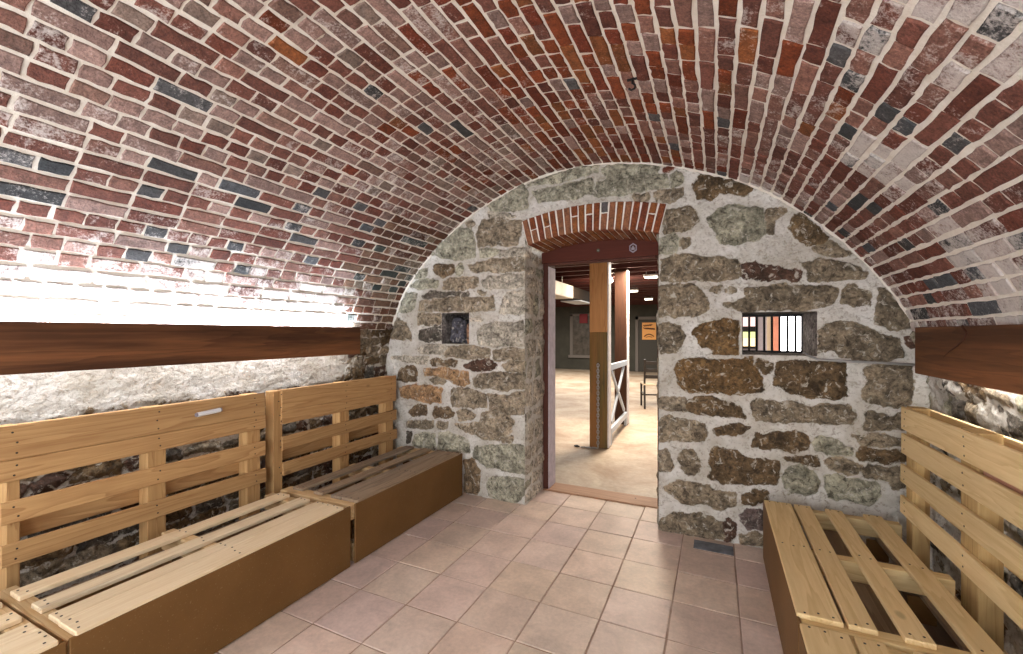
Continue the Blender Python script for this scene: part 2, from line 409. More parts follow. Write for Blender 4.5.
STONES = """
g -2.4 2.137 -2.328 2.207 -2.188 2.303 -2.071 2.349 -1.948 2.336 -1.917 2.244 -1.92 2.1 -1.958 2.079 -2.129 2.091
t -1.883 2.289 -1.829 2.395 -1.668 2.406 -1.581 2.376 -1.454 2.346 -1.463 2.248 -1.505 2.168 -1.721 2.171 -1.874 2.176
t -2.005 2.391 -1.948 2.401 -1.92 2.373 -1.958 2.345
g -1.774 2.516 -1.685 2.567 -1.547 2.61 -1.438 2.648 -1.405 2.56 -1.413 2.463 -1.581 2.461 -1.721 2.47
l -1.774 2.453 -1.581 2.43 -1.513 2.406 -1.598 2.401 -1.756 2.422
g -1.865 2.144 -1.756 2.143 -1.685 2.113 -1.721 2.077 -1.856 2.087
l -1.677 2.116 -1.513 2.13 -1.315 2.098 -1.331 2.055 -1.668 2.073
b -2.338 2.031 -2.268 2.046 -2.129 2.034 -2.12 1.984 -2.159 1.945 -2.248 1.945 -2.318 1.979
g -2.091 2.015 -2.052 2.029 -2.029 1.978 -2.071 1.94 -2.1 1.95
t -1.967 2.007 -1.902 2.018 -1.756 2.04 -1.581 2.043 -1.446 2.041 -1.347 2.011 -1.356 1.936 -1.513 1.938 -1.721 1.951 -1.92 1.958
g -2.547 1.941 -2.483 2.006 -2.406 2.019 -2.421 1.952 -2.452 1.928
g -2.6 1.859 -2.536 1.899 -2.349 1.915 -2.292 1.895 -2.298 1.836 -2.452 1.835
t -2.228 1.892 -2.052 1.912 -1.883 1.903 -1.88 1.818 -2.129 1.807 -2.228 1.817
l -1.838 1.855 -1.756 1.899 -1.547 1.915 -1.413 1.887 -1.413 1.819 -1.598 1.8 -1.81 1.814
g -2.742 1.646 -2.643 1.791 -2.536 1.79 -2.557 1.667 -2.611 1.617 -2.687 1.618
k -2.483 1.776 -2.328 1.792 -2.228 1.775 -1.976 1.769 -1.995 1.75 -2.248 1.751 -2.452 1.753
t -1.865 1.774 -1.792 1.774 -1.81 1.756 -1.856 1.757
t -2.498 1.717 -2.328 1.72 -1.995 1.73 -1.721 1.721 -1.721 1.63 -1.958 1.622 -2.169 1.621 -2.489 1.628
l -1.659 1.644 -1.598 1.743 -1.547 1.761 -1.413 1.762 -1.413 1.584 -1.513 1.579 -1.668 1.597
t -2.525 1.563 -2.504 1.597 -2.268 1.584 -2.272 1.509 -2.41 1.502 -2.504 1.511
k -2.504 1.374 -2.483 1.443 -2.328 1.476 -2.248 1.476 -2.248 1.351 -2.431 1.341
t -2.832 1.373 -2.809 1.497 -2.764 1.563 -2.676 1.513 -2.611 1.426 -2.6 1.365 -2.731 1.364
l -1.874 1.425 -1.81 1.489 -1.685 1.504 -1.581 1.503 -1.446 1.516 -1.429 1.319 -1.598 1.309 -1.865 1.329
l -1.958 1.547 -1.865 1.55 -1.85 1.537 -1.939 1.535
t -2.228 1.234 -2.169 1.285 -2.052 1.308 -1.774 1.283 -1.774 1.201 -1.976 1.202 -2.188 1.21
l -2.515 1.271 -2.369 1.316 -2.188 1.293 -2.248 1.225 -2.473 1.221
t -1.735 1.276 -1.581 1.286 -1.421 1.273 -1.421 1.213 -1.581 1.196 -1.73 1.197
b -2.373 1.155 -2.308 1.174 -2.1 1.163 -2.11 1.122 -2.228 1.123 -2.359 1.13
d -2.024 1.133 -1.939 1.168 -1.756 1.176 -1.7 1.143 -1.739 1.107 -1.939 1.095
t -1.633 1.153 -1.547 1.182 -1.413 1.183 -1.413 1.11 -1.598 1.103
b -2.775 0.967 -2.753 1.056 -2.665 1.103 -2.536 1.09 -2.547 0.969 -2.687 0.954
o -2.452 1.085 -2.268 1.091 -1.995 1.069 -1.98 0.972 -2.052 0.96 -2.149 0.988 -2.188 1.028 -2.441 1.026
t -2.39 0.985 -2.308 1.006 -2.208 0.994 -2.238 0.962 -2.359 0.961
t -1.939 1.006 -1.883 1.054 -1.668 1.074 -1.413 1.084 -1.413 0.97 -1.598 0.945 -1.902 0.936
l -2.82 1.178 -2.643 1.2 -2.41 1.188 -2.431 1.137 -2.643 1.148
o -2.742 0.878 -2.536 0.933 -2.268 0.913 -2.258 0.788 -2.39 0.779 -2.731 0.817
t -2.149 0.903 -2.129 0.929 -1.976 0.929 -1.81 0.875 -1.81 0.779 -1.939 0.762 -2.149 0.763
t -1.783 0.876 -1.616 0.895 -1.429 0.929 -1.421 0.755 -1.598 0.748 -1.756 0.76
b -2.632 0.667 -2.536 0.743 -2.441 0.742 -2.431 0.657 -2.557 0.638
b -2.353 0.681 -2.328 0.733 -2.188 0.735 -2.133 0.698 -2.149 0.664 -2.328 0.644
t -2.095 0.709 -1.995 0.733 -1.917 0.691 -1.939 0.665 -2.071 0.654
t -2.665 0.577 -2.536 0.597 -2.359 0.604 -2.349 0.546 -2.536 0.533 -2.654 0.535
t -2.288 0.602 -2.198 0.61 -2.198 0.568 -2.284 0.557
t -2.11 0.596 -1.856 0.632 -1.838 0.714 -1.792 0.733 -1.581 0.727 -1.544 0.676 -1.556 0.613 -1.65 0.51 -1.865 0.52 -2.052 0.566
t -1.633 0.528 -1.547 0.552 -1.556 0.505 -1.624 0.498
k -2.648 0.474 -2.6 0.482 -2.611 0.391 -2.648 0.379
g -2.579 0.377 -2.557 0.449 -2.452 0.49 -2.338 0.488 -2.332 0.354 -2.473 0.338
g -2.298 0.358 -2.288 0.493 -2.188 0.516 -1.976 0.46 -1.958 0.381 -2.091 0.362
g -1.92 0.321 -1.902 0.42 -1.756 0.452 -1.429 0.488 -1.438 0.252 -1.598 0.26 -1.792 0.273
b -2.005 0.294 -1.939 0.319 -1.865 0.216 -1.856 0.074 -1.902 0.018 -1.999 0.003
g -1.774 0.086 -1.756 0.168 -1.581 0.208 -1.438 0.198 -1.429 0.093 -1.513 0.003 -1.598 -0.011 -1.756 0.026
g -1.394 2.633 -1.249 2.671 -1.057 2.707 -0.834 2.715 -0.826 2.646 -1.057 2.633 -1.231 2.635
g -0.786 2.671 -0.715 2.699 -0.503 2.671 -0.38 2.62 -0.394 2.592 -0.593 2.593 -0.747 2.602
g -1.348 2.567 -1.143 2.589 -0.874 2.597 -0.866 2.493 -1.057 2.486 -1.303 2.485
g -0.858 2.492 -0.834 2.576 -0.684 2.592 -0.401 2.571 -0.33 2.567 -0.309 2.49 -0.387 2.479 -0.563 2.474 -0.653 2.456 -0.81 2.464
t -0.555 2.442 -0.445 2.438 -0.452 2.398 -0.533 2.406
t -0.402 2.39 -0.396 2.435 -0.352 2.456 -0.216 2.449 -0.214 2.397 -0.277 2.367 -0.39 2.375
r -0.333 2.611 -0.296 2.625 -0.267 2.607 -0.277 2.583 -0.327 2.587
g -0.29 2.545 -0.253 2.557 -0.216 2.54 -0.222 2.489 -0.277 2.478
b -0.15 2.44 -0.109 2.511 -0.062 2.519 0.029 2.483 0.046 2.424 0.007 2.367 -0.039 2.342 -0.121 2.352 -0.138 2.4
b 0.052 2.448 0.096 2.46 0.162 2.42 0.211 2.382 0.173 2.357 0.074 2.358 0.029 2.389
t -0.339 2.256 -0.314 2.306 -0.18 2.3 -0.127 2.276 -0.121 2.205 -0.168 2.159 -0.253 2.135 -0.339 2.137
g -0.045 2.209 0.007 2.26 0.118 2.275 0.205 2.26 0.279 2.233 0.29 2.075 0.248 2.043 0.118 2.018 0.029 2.038 -0.028 2.169
t -0.228 2.055 -0.204 2.085 -0.168 2.075 -0.174 2.024 -0.216 2.024
g -0.366 2.1 -0.277 2.118 -0.24 2.088 -0.277 2 -0.358 1.993
t 0.311 2.229 0.403 2.206 0.352 2.152 0.331 2.071 0.311 2.085
t -0.359 1.932 -0.284 1.97 -0.101 1.956 0.116 1.919 0.146 1.79 -0.101 1.789 -0.352 1.795
d 0.158 1.869 0.234 1.891 0.43 1.825 0.485 1.809 0.474 1.765 0.319 1.78 0.164 1.782
b 0.431 2.104 0.451 2.166 0.486 2.174 0.525 2.123 0.625 2.02 0.573 1.99 0.525 1.985 0.486 2.033
t 0.563 1.957 0.639 1.996 0.741 1.897 0.667 1.902 0.592 1.925
t 0.505 1.868 0.611 1.872 0.759 1.85 0.821 1.791 0.821 1.763 0.759 1.749 0.667 1.749 0.534 1.761
t -0.372 1.748 -0.25 1.763 -0.124 1.742 -0.083 1.701 -0.054 1.623 -0.063 1.578 -0.124 1.546 -0.369 1.545
t -0.037 1.716 0.028 1.757 0.047 1.729 0.013 1.692
t 0.062 1.712 0.101 1.718 0.125 1.704 0.077 1.695
t 0.043 1.604 0.116 1.622 0.205 1.64 0.175 1.708 0.263 1.724 0.485 1.72 0.616 1.708 0.672 1.686 0.642 1.607 0.548 1.572 0.319 1.571 0.146 1.575
t -0.369 1.475 -0.304 1.486 -0.234 1.457 -0.202 1.4 -0.234 1.332 -0.25 1.297 -0.369 1.289
o2 -0.145 1.411 -0.124 1.456 -0.022 1.489 0.057 1.51 0.139 1.498 0.142 1.379 0.134 1.293 0.008 1.285 -0.022 1.323 -0.083 1.334 -0.098 1.389
o2 -0.255 1.151 -0.239 1.208 -0.073 1.244 0.077 1.234 0.21 1.248 0.266 1.117 0.271 1.049 0.154 1.015 -0.063 1.019 -0.207 1.022 -0.245 1.054
b 0.252 1.239 0.33 1.209 0.316 1.161 0.298 1.15 0.266 1.197
b 0.375 1.225 0.436 1.243 0.712 1.223 0.732 1.033 0.692 1.015 0.522 1.035 0.403 1.052 0.353 1.088 0.348 1.166
t -0.375 0.914 -0.358 0.95 -0.207 0.959 -0.192 0.881 -0.326 0.865 -0.369 0.879
b -0.202 0.937 -0.114 0.977 0.008 0.962 0.106 0.936 0.154 0.907 0.168 0.86 0.057 0.851 -0.093 0.855 -0.181 0.876
t -0.375 0.786 -0.315 0.82 -0.165 0.793 -0.073 0.784 -0.052 0.736 -0.073 0.673 -0.197 0.671 -0.369 0.647
b -0.002 0.752 0.057 0.78 0.134 0.798 0.201 0.788 0.154 0.746 0.018 0.73
b 0.228 0.703 0.245 0.755 0.303 0.766 0.463 0.783 0.522 0.763 0.536 0.736 0.517 0.686 0.43 0.667 0.263 0.661 0.222 0.669
t 0.216 0.944 0.245 0.973 0.319 0.962 0.375 0.959 0.447 0.977 0.49 0.954 0.631 0.971 0.737 0.962 0.752 0.924 0.747 0.863 0.631 0.849 0.463 0.863 0.375 0.852 0.251 0.851 0.222 0.909
t 0.7 1.617 0.713 1.685 0.759 1.705 0.821 1.669 0.83 1.597 0.759 1.593
t 0.874 1.491 0.878 1.612 0.883 1.688 0.909 1.687 0.968 1.598 1.01 1.5 1.01 1.452 0.934 1.452
t 0.587 1.31 0.587 1.437 0.611 1.482 0.686 1.499 0.795 1.469 0.883 1.414 0.968 1.387 0.993 1.295 0.934 1.267 0.83 1.264 0.732 1.267 0.649 1.311
d 1.014 1.392 1.039 1.409 1.051 1.361 1.031 1.344
t 0.821 1.192 0.848 1.22 1.035 1.221 1.031 1.028 0.968 0.986 0.848 1.005 0.813 1.025 0.83 1.126
t 0.808 0.919 0.824 0.944 0.9 0.936 0.915 0.908 0.945 0.93 1.004 0.944 1.004 0.869 0.9 0.854 0.816 0.846
t 0.761 0.787 0.824 0.813 0.907 0.802 0.996 0.793 1 0.765 0.9 0.759 0.8 0.752
g 0.566 0.717 0.599 0.756 0.657 0.757 0.737 0.716 0.737 0.667 0.665 0.658 0.574 0.677
b 0.777 0.667 0.793 0.722 0.87 0.717 0.937 0.72 1.011 0.724 1.011 0.662 0.9 0.653 0.785 0.653
b 0.406 0.606 0.463 0.634 0.574 0.627 0.57 0.604 0.498 0.597 0.415 0.597
t 0.62 0.612 0.649 0.631 0.753 0.62 0.789 0.605 0.785 0.573 0.713 0.563 0.632 0.584
t 0.812 0.588 0.839 0.626 0.922 0.613 0.922 0.551 0.824 0.556
g 0.393 0.5 0.428 0.552 0.498 0.571 0.549 0.553 0.567 0.494 0.562 0.423 0.515 0.395 0.428 0.392 0.402 0.439
g 0.616 0.522 0.665 0.539 0.737 0.519 0.862 0.518 0.877 0.501 0.87 0.413 0.839 0.379 0.737 0.391 0.649 0.406 0.616 0.461
t 0.937 0.624 1.011 0.615 1.011 0.521 0.945 0.502
t -0.372 0.562 -0.315 0.581 -0.288 0.48 -0.304 0.432 -0.372 0.423
t -0.234 0.533 -0.207 0.582 -0.145 0.595 -0.103 0.538 -0.108 0.459 -0.165 0.423 -0.218 0.467
b -0.037 0.43 -0.032 0.591 -0.012 0.616 0.115 0.63 0.191 0.575 0.303 0.589 0.361 0.565 0.352 0.449 0.303 0.431 0.037 0.402
t -0.326 0.314 -0.25 0.36 -0.042 0.368 -0.012 0.329 0.115 0.338 0.106 0.26 0.037 0.227 -0.103 0.236 -0.229 0.238 -0.282 0.275
b 0.163 0.34 0.201 0.368 0.303 0.373 0.307 0.337 0.238 0.299 0.168 0.298
p 0.149 0.203 0.191 0.254 0.284 0.259 0.284 0.132 0.191 0.12 0.158 0.162
d 0.037 0.117 0.077 0.157 0.101 0.119 0.106 0.043 0.057 0.012
t -0.364 -0.005 -0.358 0.066 -0.25 0.143 -0.093 0.16 0.018 0.125 0.028 0.022 -0.145 -0.013 -0.347 -0.019
t 0.154 0.053 0.229 0.09 0.284 0.08 0.275 0.014 0.163 0.001
"""

# ------------------------------------------------------------------ constants of the room
YW = 3.28                      # face of the stone end wall
YD = 3.67                      # face of the door frame in its recess
YB = 3.86                      # hall side of the end wall
Y0 = -1.4                      # where the modelled vault stops behind the viewer
STC = {'g': (0.265, 0.25, 0.185), 't': (0.215, 0.170, 0.115), 'b': (0.128, 0.084, 0.043), 'd': (0.085, 0.045, 0.030),
       'l': (0.36, 0.32, 0.255), 'o': (0.38, 0.23, 0.12), 'k': (0.10, 0.085, 0.068), 'r': (0.20, 0.055, 0.032),
       'o2': (0.152, 0.091, 0.038), 'p': (0.13, 0.095, 0.085)}

def poly_sd(px, py, poly):
    """signed distance to a polygon, positive inside"""
    n = len(poly); d = np.full(px.shape, 1e9); ins = np.zeros(px.shape, bool)
    for i in range(n):
        ax, ay = poly[i]; bx, by = poly[(i + 1) % n]
        ex, ey = bx - ax, by - ay; wx, wy = px - ax, py - ay
        t = np.clip((wx * ex + wy * ey) / (ex * ex + ey * ey + 1e-12), 0, 1)
        d = np.minimum(d, (wx - ex * t) ** 2 + (wy - ey * t) ** 2)
        c = ((ay > py) != (by > py)) & (px < (bx - ax) * (py - ay) / (by - ay + 1e-12) + ax)
        ins ^= c
    d = np.sqrt(d)
    return np.where(ins, d, -d)

def stone_field(U, V, stones, seed=0, pale=None):
    """height, colour and stone mask of rubble masonry over coordinates U, V"""
    wu = (fbm(U, V, 0.09, seed) - 0.5) * 0.045 + (fbm(U, V, 0.028, seed + 31, 2) - 0.5) * 0.016
    wv = (fbm(U, V, 0.09, seed + 5) - 0.5) * 0.045 + (fbm(U, V, 0.028, seed + 37, 2) - 0.5) * 0.016
    best = np.full(U.shape, -1.0)
    col = np.zeros(U.shape + (3,)); col[:] = (0.3, 0.26, 0.2)
    tilt = np.zeros(U.shape)
    for cd, poly in stones:
        xs = [p[0] for p in poly]; ys = [p[1] for p in poly]
        mk = (U > min(xs) - 0.06) & (U < max(xs) + 0.06) & (V > min(ys) - 0.06) & (V < max(ys) + 0.06)
        if not mk.any(): continue
        d = poly_sd(U[mk] + wu[mk], V[mk] + wv[mk], poly)
        c0 = np.array(STC[cd]) * (0.86 + 0.28 * random.random())
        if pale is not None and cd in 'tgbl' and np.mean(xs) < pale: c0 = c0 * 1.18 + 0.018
        a, b_ = random.uniform(-0.05, 0.05), random.uniform(-0.05, 0.05)
        up = d > best[mk]
        bb = best[mk]; bb[up] = d[up]; best[mk] = bb
        cc = col[mk]; cc[up] = c0; col[mk] = cc
        tt = tilt[mk]; tt[up] = (a * (U[mk] - np.mean(xs)) + b_ * (V[mk] - np.mean(ys)) + random.uniform(-0.004, 0.006))[up]; tilt[mk] = tt
    mask = sstep(-0.034, 0.008, best)
    rise = np.sqrt(np.clip((best + 0.008) / 0.035, 0, 1))
    h = rise * (0.016 + tilt) + mask * ((fbm(U, V, 0.07, seed + 50) - 0.5) * 0.034 + (fbm(U, V, 0.02, seed + 54, 3) - 0.5) * 0.010)
    h += (1 - mask) * ((fbm(U, V, 0.10, seed + 60) - 0.5) * 0.022 + (fbm(U, V, 0.025, seed + 64, 2) - 0.5) * 0.007)
    h += (fbm(U, V, 0.6, seed + 70, 2) - 0.5) * 0.03
    return h, col, mask

def grid_lines(bps, step):
    out = []
    for a, b in zip(bps[:-1], bps[1:]):
        n = max(1, int(round((b - a) / step)))
        out += list(np.linspace(a, b, n, endpoint=False))
    return np.array(out + [bps[-1]])

def grid_faces(nu, nv, keep=None):
    I, J = np.meshgrid(np.arange(nu - 1), np.arange(nv - 1), indexing='ij')
    f = np.stack([I * nv + J, (I + 1) * nv + J, (I + 1) * nv + J + 1, I * nv + J + 1], -1).reshape(-1, 4)
    if keep is not None: f = f[keep.ravel()]
    return f

# ------------------------------------------------------------------ stone end wall
stones = []
for ln in STONES.strip().splitlines():
    a = ln.split(); v = list(map(float, a[1:]))
    stones.append((a[0], list(zip(v[0::2], v[1::2]))))
DX0, DX1 = -1.425, -0.375      # doorway
DZ = 2.16
RX0, RX1, RZ0, RZ1 = 0.158, 0.575, 1.275, 1.557     # barred opening
LX0, LX1, LZ0, LZ1 = -2.255, -1.965, 1.322, 1.600   # blocked niche
us = grid_lines([-3.02, LX0, LX1, DX0, DX1, RX0, RX1, 1.24], 0.0085)
vs = grid_lines([-0.02, RZ0, LZ0, RZ1, LZ1, DZ, 2.30, 2.86], 0.0085)
U, V = np.meshgrid(us, vs, indexing='ij')
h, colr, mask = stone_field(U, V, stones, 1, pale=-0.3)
# flatten towards the openings so their edges stay put
def edge_fade(x0, x1, z0, z1):
    dx = np.maximum(np.maximum(x0 - U, U - x1), 0); dz = np.maximum(np.maximum(z0 - V, V - z1), 0)
    return sstep(0.0, 0.03, np.hypot(dx, dz))
fade = edge_fade(RX0, RX1, RZ0, RZ1) * edge_fade(LX0, LX1, LZ0, LZ1)
h = h * (0.25 + 0.75 * fade)
ACX, ARC_R, ARC_Z = -0.882, 2.02, 2.205   # intrados: centre line, radius, crown
def intrados(x): return ARC_Z - ARC_R + np.sqrt(np.maximum(ARC_R ** 2 - (x - ACX) ** 2, 0))
uc = (us[:-1] + us[1:]) / 2; vc = (vs[:-1] + vs[1:]) / 2
UC, VC = np.meshgrid(uc, vc, indexing='ij')
hole = ((UC > DX0) & (UC < DX1) & (VC < intrados(UC) + 0.05))
hole |= (UC > RX0) & (UC < RX1) & (VC > RZ0) & (VC < RZ1)
hole |= (UC > LX0) & (UC < LX1) & (VC > LZ0) & (VC < LZ1)
verts = np.stack([U, YW - h, V], -1).reshape(-1, 3)
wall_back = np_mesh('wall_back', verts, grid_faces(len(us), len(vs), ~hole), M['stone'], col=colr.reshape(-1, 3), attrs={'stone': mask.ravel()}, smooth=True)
tag(wall_back, 'rubble stone end wall pointed with white lime mortar', 'wall', kind='structure')

def rubble(w, hgt, seed, codes, ch=(0.10, 0.22), cl=(0.14, 0.40), gap=(0.010, 0.024)):
    """random coursed rubble polygons filling a w x hgt panel"""
    rnd = random.Random(seed); out = []; z = 0.0
    while z < hgt:
        c = rnd.uniform(*ch); x = -rnd.uniform(0, 0.2)
        while x < w:
            l = rnd.uniform(*cl); j = lambda: rnd.uniform(-0.018, 0.018)
            g = rnd.uniform(*gap)
            x0, x1, z0, z1 = x + g, x + l - g, z + g, z + c - g
            out.append((rnd.choice(codes), [(x0 + j(), z0 + j()), ((x0 + x1) / 2, z0 + j()), (x1 + j(), z0 + j()), (x1 + j(), (z0 + z1) / 2), (x1 + j(), z1 + j()), ((x0 + x1) / 2, z1 + j()), (x0 + j(), z1 + j()), (x0 + j(), (z0 + z1) / 2)]))
            x += l
        z += c
    return out

def panel(name, origin, du, dv, nrm, w, hgt, seed, codes, step=0.010, amp=1.0, parent=None, flat=None, **kw):
    """a rubble panel: origin + u*du + v*dv, bulging along nrm"""
    us_ = grid_lines([0, w], step); vs_ = grid_lines([0, hgt], step)
    Ua, Va = np.meshgrid(us_, vs_, indexing='ij')
    hh, cc, mm = stone_field(Ua, Va, rubble(w, hgt, seed, codes, **kw), seed, pale=9)
    if flat is not None: hh = hh * flat(Ua, Va)
    o, du, dv, nrm = map(np.array, (origin, du, dv, nrm))
    vv = o + Ua[..., None] * du + Va[..., None] * dv + (hh * amp)[..., None] * nrm
    return np_mesh(name, vv.reshape(-1, 3), grid_faces(len(us_), len(vs_)), M['stone'], parent, col=cc.reshape(-1, 3), attrs={'stone': mm.ravel()}, smooth=True)

fl = lambda a, b: (sstep(0, 0.04, a))
panel('jamb_reveal', (DX0, YW - 0.012, -0.01), (0, 1, 0), (0, 0, 1), (1, 0, 0), YB - YW, 2.24, 21, 'llgll', parent=wall_back, amp=0.8, flat=fl, cl=(0.12, 0.36), gap=(0.024, 0.040))
panel('jamb_reveal', (DX1, YW - 0.012, -0.01), (0, 1, 0), (0, 0, 1), (-1, 0, 0), YB - YW, 2.24, 22, 'gltt', parent=wall_back, amp=0.8, flat=fl, cl=(0.12, 0.36), gap=(0.024, 0.040))
# barred opening: sill, head and two cheeks, narrowing a little with depth
YR = 3.76
wx0, wx1 = RX0 + 0.012, RX1 - 0.008
mb = MB()
def quad(mb, a, b, c, d, mi=0):
    f = mb.bm.faces.new([mb.bm.verts.new(p) for p in (a, b, c, d)]); f.material_index = mi
def cheek(o, name, p00, p10, p11, p01, seed, base, mottle=0.3):
    n = 34; a = np.linspace(0, 1, n); A, B = np.meshgrid(a, a, indexing='ij')
    p00, p10, p11, p01 = map(np.array, (p00, p10, p11, p01))
    pos = (p00 * ((1 - A) * (1 - B))[..., None] + p10 * (A * (1 - B))[..., None] + p11 * (A * B)[..., None] + p01 * ((1 - A) * B)[..., None])
    nr = np.cross(p10 - p00, p01 - p00); nr = nr / np.linalg.norm(nr)
    s_ = np.sin(A * math.pi) * np.sin(B * math.pi)
    hh = (fbm(A, B, 0.25, seed) - 0.5) * 0.03 * np.clip(s_ * 3, 0, 1)
    cc = np.array(base) * (0.7 + 0.6 * fbm(A, B, 0.4, seed + 9))[..., None]
    return np_mesh(name, (pos + hh[..., None] * nr).reshape(-1, 3), grid_faces(n, n), M['stone'], o, col=cc.reshape(-1, 3), attrs={'stone': np.full(n * n, 0.9)}, smooth=True)
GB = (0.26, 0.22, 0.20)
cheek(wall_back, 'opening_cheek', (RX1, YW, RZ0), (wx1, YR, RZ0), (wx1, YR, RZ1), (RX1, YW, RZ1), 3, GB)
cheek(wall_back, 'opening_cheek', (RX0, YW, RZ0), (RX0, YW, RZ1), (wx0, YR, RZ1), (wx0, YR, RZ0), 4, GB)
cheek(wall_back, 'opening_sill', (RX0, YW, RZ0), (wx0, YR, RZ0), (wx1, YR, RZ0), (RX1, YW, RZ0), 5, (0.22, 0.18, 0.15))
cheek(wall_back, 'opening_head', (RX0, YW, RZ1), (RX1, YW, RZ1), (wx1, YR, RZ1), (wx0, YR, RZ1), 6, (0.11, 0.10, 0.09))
# blocked niche on the left: dark cheeks, a back of loose rubble
YN = 3.56
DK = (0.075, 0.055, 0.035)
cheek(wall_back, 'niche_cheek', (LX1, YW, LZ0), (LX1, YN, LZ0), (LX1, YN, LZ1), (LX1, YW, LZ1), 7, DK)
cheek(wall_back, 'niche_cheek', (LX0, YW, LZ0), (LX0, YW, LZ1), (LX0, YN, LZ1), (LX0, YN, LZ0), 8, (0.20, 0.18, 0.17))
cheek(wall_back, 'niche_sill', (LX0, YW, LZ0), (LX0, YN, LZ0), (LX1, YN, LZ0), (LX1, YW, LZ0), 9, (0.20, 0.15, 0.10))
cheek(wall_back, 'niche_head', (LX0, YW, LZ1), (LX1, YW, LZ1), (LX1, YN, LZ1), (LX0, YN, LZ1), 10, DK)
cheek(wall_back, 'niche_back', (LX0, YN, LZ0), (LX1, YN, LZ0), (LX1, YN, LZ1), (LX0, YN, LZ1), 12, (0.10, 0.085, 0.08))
def boulder(name, c, r, colr_, seed, sq=(1, 1, 1)):
    bm = bmesh.new(); bmesh.ops.create_icosphere(bm, subdivisions=4, radius=1)
    vs_ = np.array([v.co[:] for v in bm.verts]); fs_ = np.array([[v.index for v in f.verts] for f in bm.faces]); bm.free()
    p = np.sign(vs_) * np.abs(vs_) ** 0.55; p /= np.abs(p).max()
    nn = 1 + 0.55 * (fbm(vs_[:, 0] * 2 + vs_[:, 2], vs_[:, 1] * 2 - vs_[:, 2], 0.7, seed) - 0.5) + 0.12 * (fbm(vs_[:, 0] * 3, vs_[:, 2] * 3 + vs_[:, 1], 0.3, seed + 4) - 0.5)
    p = p * nn[:, None] * np.array(sq) * r + np.array(c)
    cc = np.array(colr_) * (0.6 + 0.8 * fbm(vs_[:, 0], vs_[:, 2] + vs_[:, 1], 0.5, seed + 2))[:, None]
    return np_mesh(name, p, fs_, M['stone'], None, col=cc, attrs={'stone': np.full(len(p), 1.0)}, smooth=True)
b1 = boulder('loose_stone', (-2.140, 3.435, 1.438), 0.098, (0.085, 0.082, 0.10), 3, (0.88, 0.7, 1.2)); tag(b1, 'grey blue loose stone filling the small square wall niche left of the doorway', 'stone')
b2 = boulder('loose_stone', (-2.020, 3.40, 1.415), 0.048, (0.30, 0.16, 0.09), 5, (0.62, 0.7, 1.94)); tag(b2, 'orange loose stone standing at the right side of the small square wall niche', 'stone')

# hall side of the end wall, with the same two openings
mb = MB()
mb.box(-9, DX0 - 0.02, YB - 0.04, YB, -0.01, 2.7); mb.box(DX1 + 0.02, wx0 - 0.01, YB - 0.04, YB, -0.01, 2.7)
mb.box(wx1 + 0.01, 5, YB - 0.04, YB, -0.01, 2.7); mb.box(DX0 - 0.02, DX1 + 0.02, YB - 0.04, YB, 2.12, 2.7)
mb.box(wx0 - 0.01, wx1 + 0.01, YB - 0.04, YB, -0.01, RZ0); mb.box(wx0 - 0.01, wx1 + 0.01, YB - 0.04, YB, RZ1, 2.7)
w = mb.build('wall_front', M['mortar']); tag(w, 'hall face of the stone end wall, beyond the doorway', 'wall', kind='structure')

# ------------------------------------------------------------------ brick-building
BR = [((0.185, 0.070, 0.050), 30), ((0.150, 0.046, 0.030), 22), ((0.25, 0.120, 0.090), 22), ((0.31, 0.20, 0.17), 19), ((0.090, 0.088, 0.090), 3)]
RUST = [(0.225, 0.052, 0.016), (0.19, 0.042, 0.013), (0.26, 0.085, 0.026), (0.16, 0.033, 0.014)]
def slab(vl, fl_, cl_, wl_, origin, du, dv, nrm, L, H, T, colr_, wash, jit=0.003, bev=0.0035, sink=0.004):
    """one brick or tile face: irregular outline, raised T above the bed, chamfered rim"""
    o = len(vl)
    j = lambda: random.uniform(-jit, jit)
    ring = [(0 + j(), 0 + j()), (L * .33, j()), (L * .66, j()), (L + j(), 0 + j()), (L + j(), H * .5), (L + j(), H + j()), (L * .66, H + j()), (L * .33, H + j()), (0 + j(), H + j()), (j(), H * .5)]
    tw = [random.uniform(-0.0015, 0.0015) for _ in range(3)]
    n = len(ring)
    for k, (inset, tt) in enumerate(((0, -sink), (0.0, T * 0.55), (bev, T))):
        for (a, b) in ring:
            aa = a + (inset if a < L / 2 else -inset) * (1 if (a < L * .2 or a > L * .8) else 0)
            bb = b + (inset if b < H / 2 else -inset) * (1 if (b < H * .3 or b > H * .7) else 0)
            z = tt + (tw[0] + tw[1] * (a / L - .5) + tw[2] * (b / H - .5) if k else 0)
            vl.append(origin + du * aa + dv * bb + nrm * z)
    for k in range(2):
        for i in range(n):
            fl_.append((o + k * n + i, o + k * n + (i + 1) % n, o + (k + 1) * n + (i + 1) % n, o + (k + 1) * n + i))
    fl_.append(tuple(o + 2 * n + i for i in range(n)))
    cl_ += [colr_] * (3 * n); wl_ += [wash] * (3 * n)

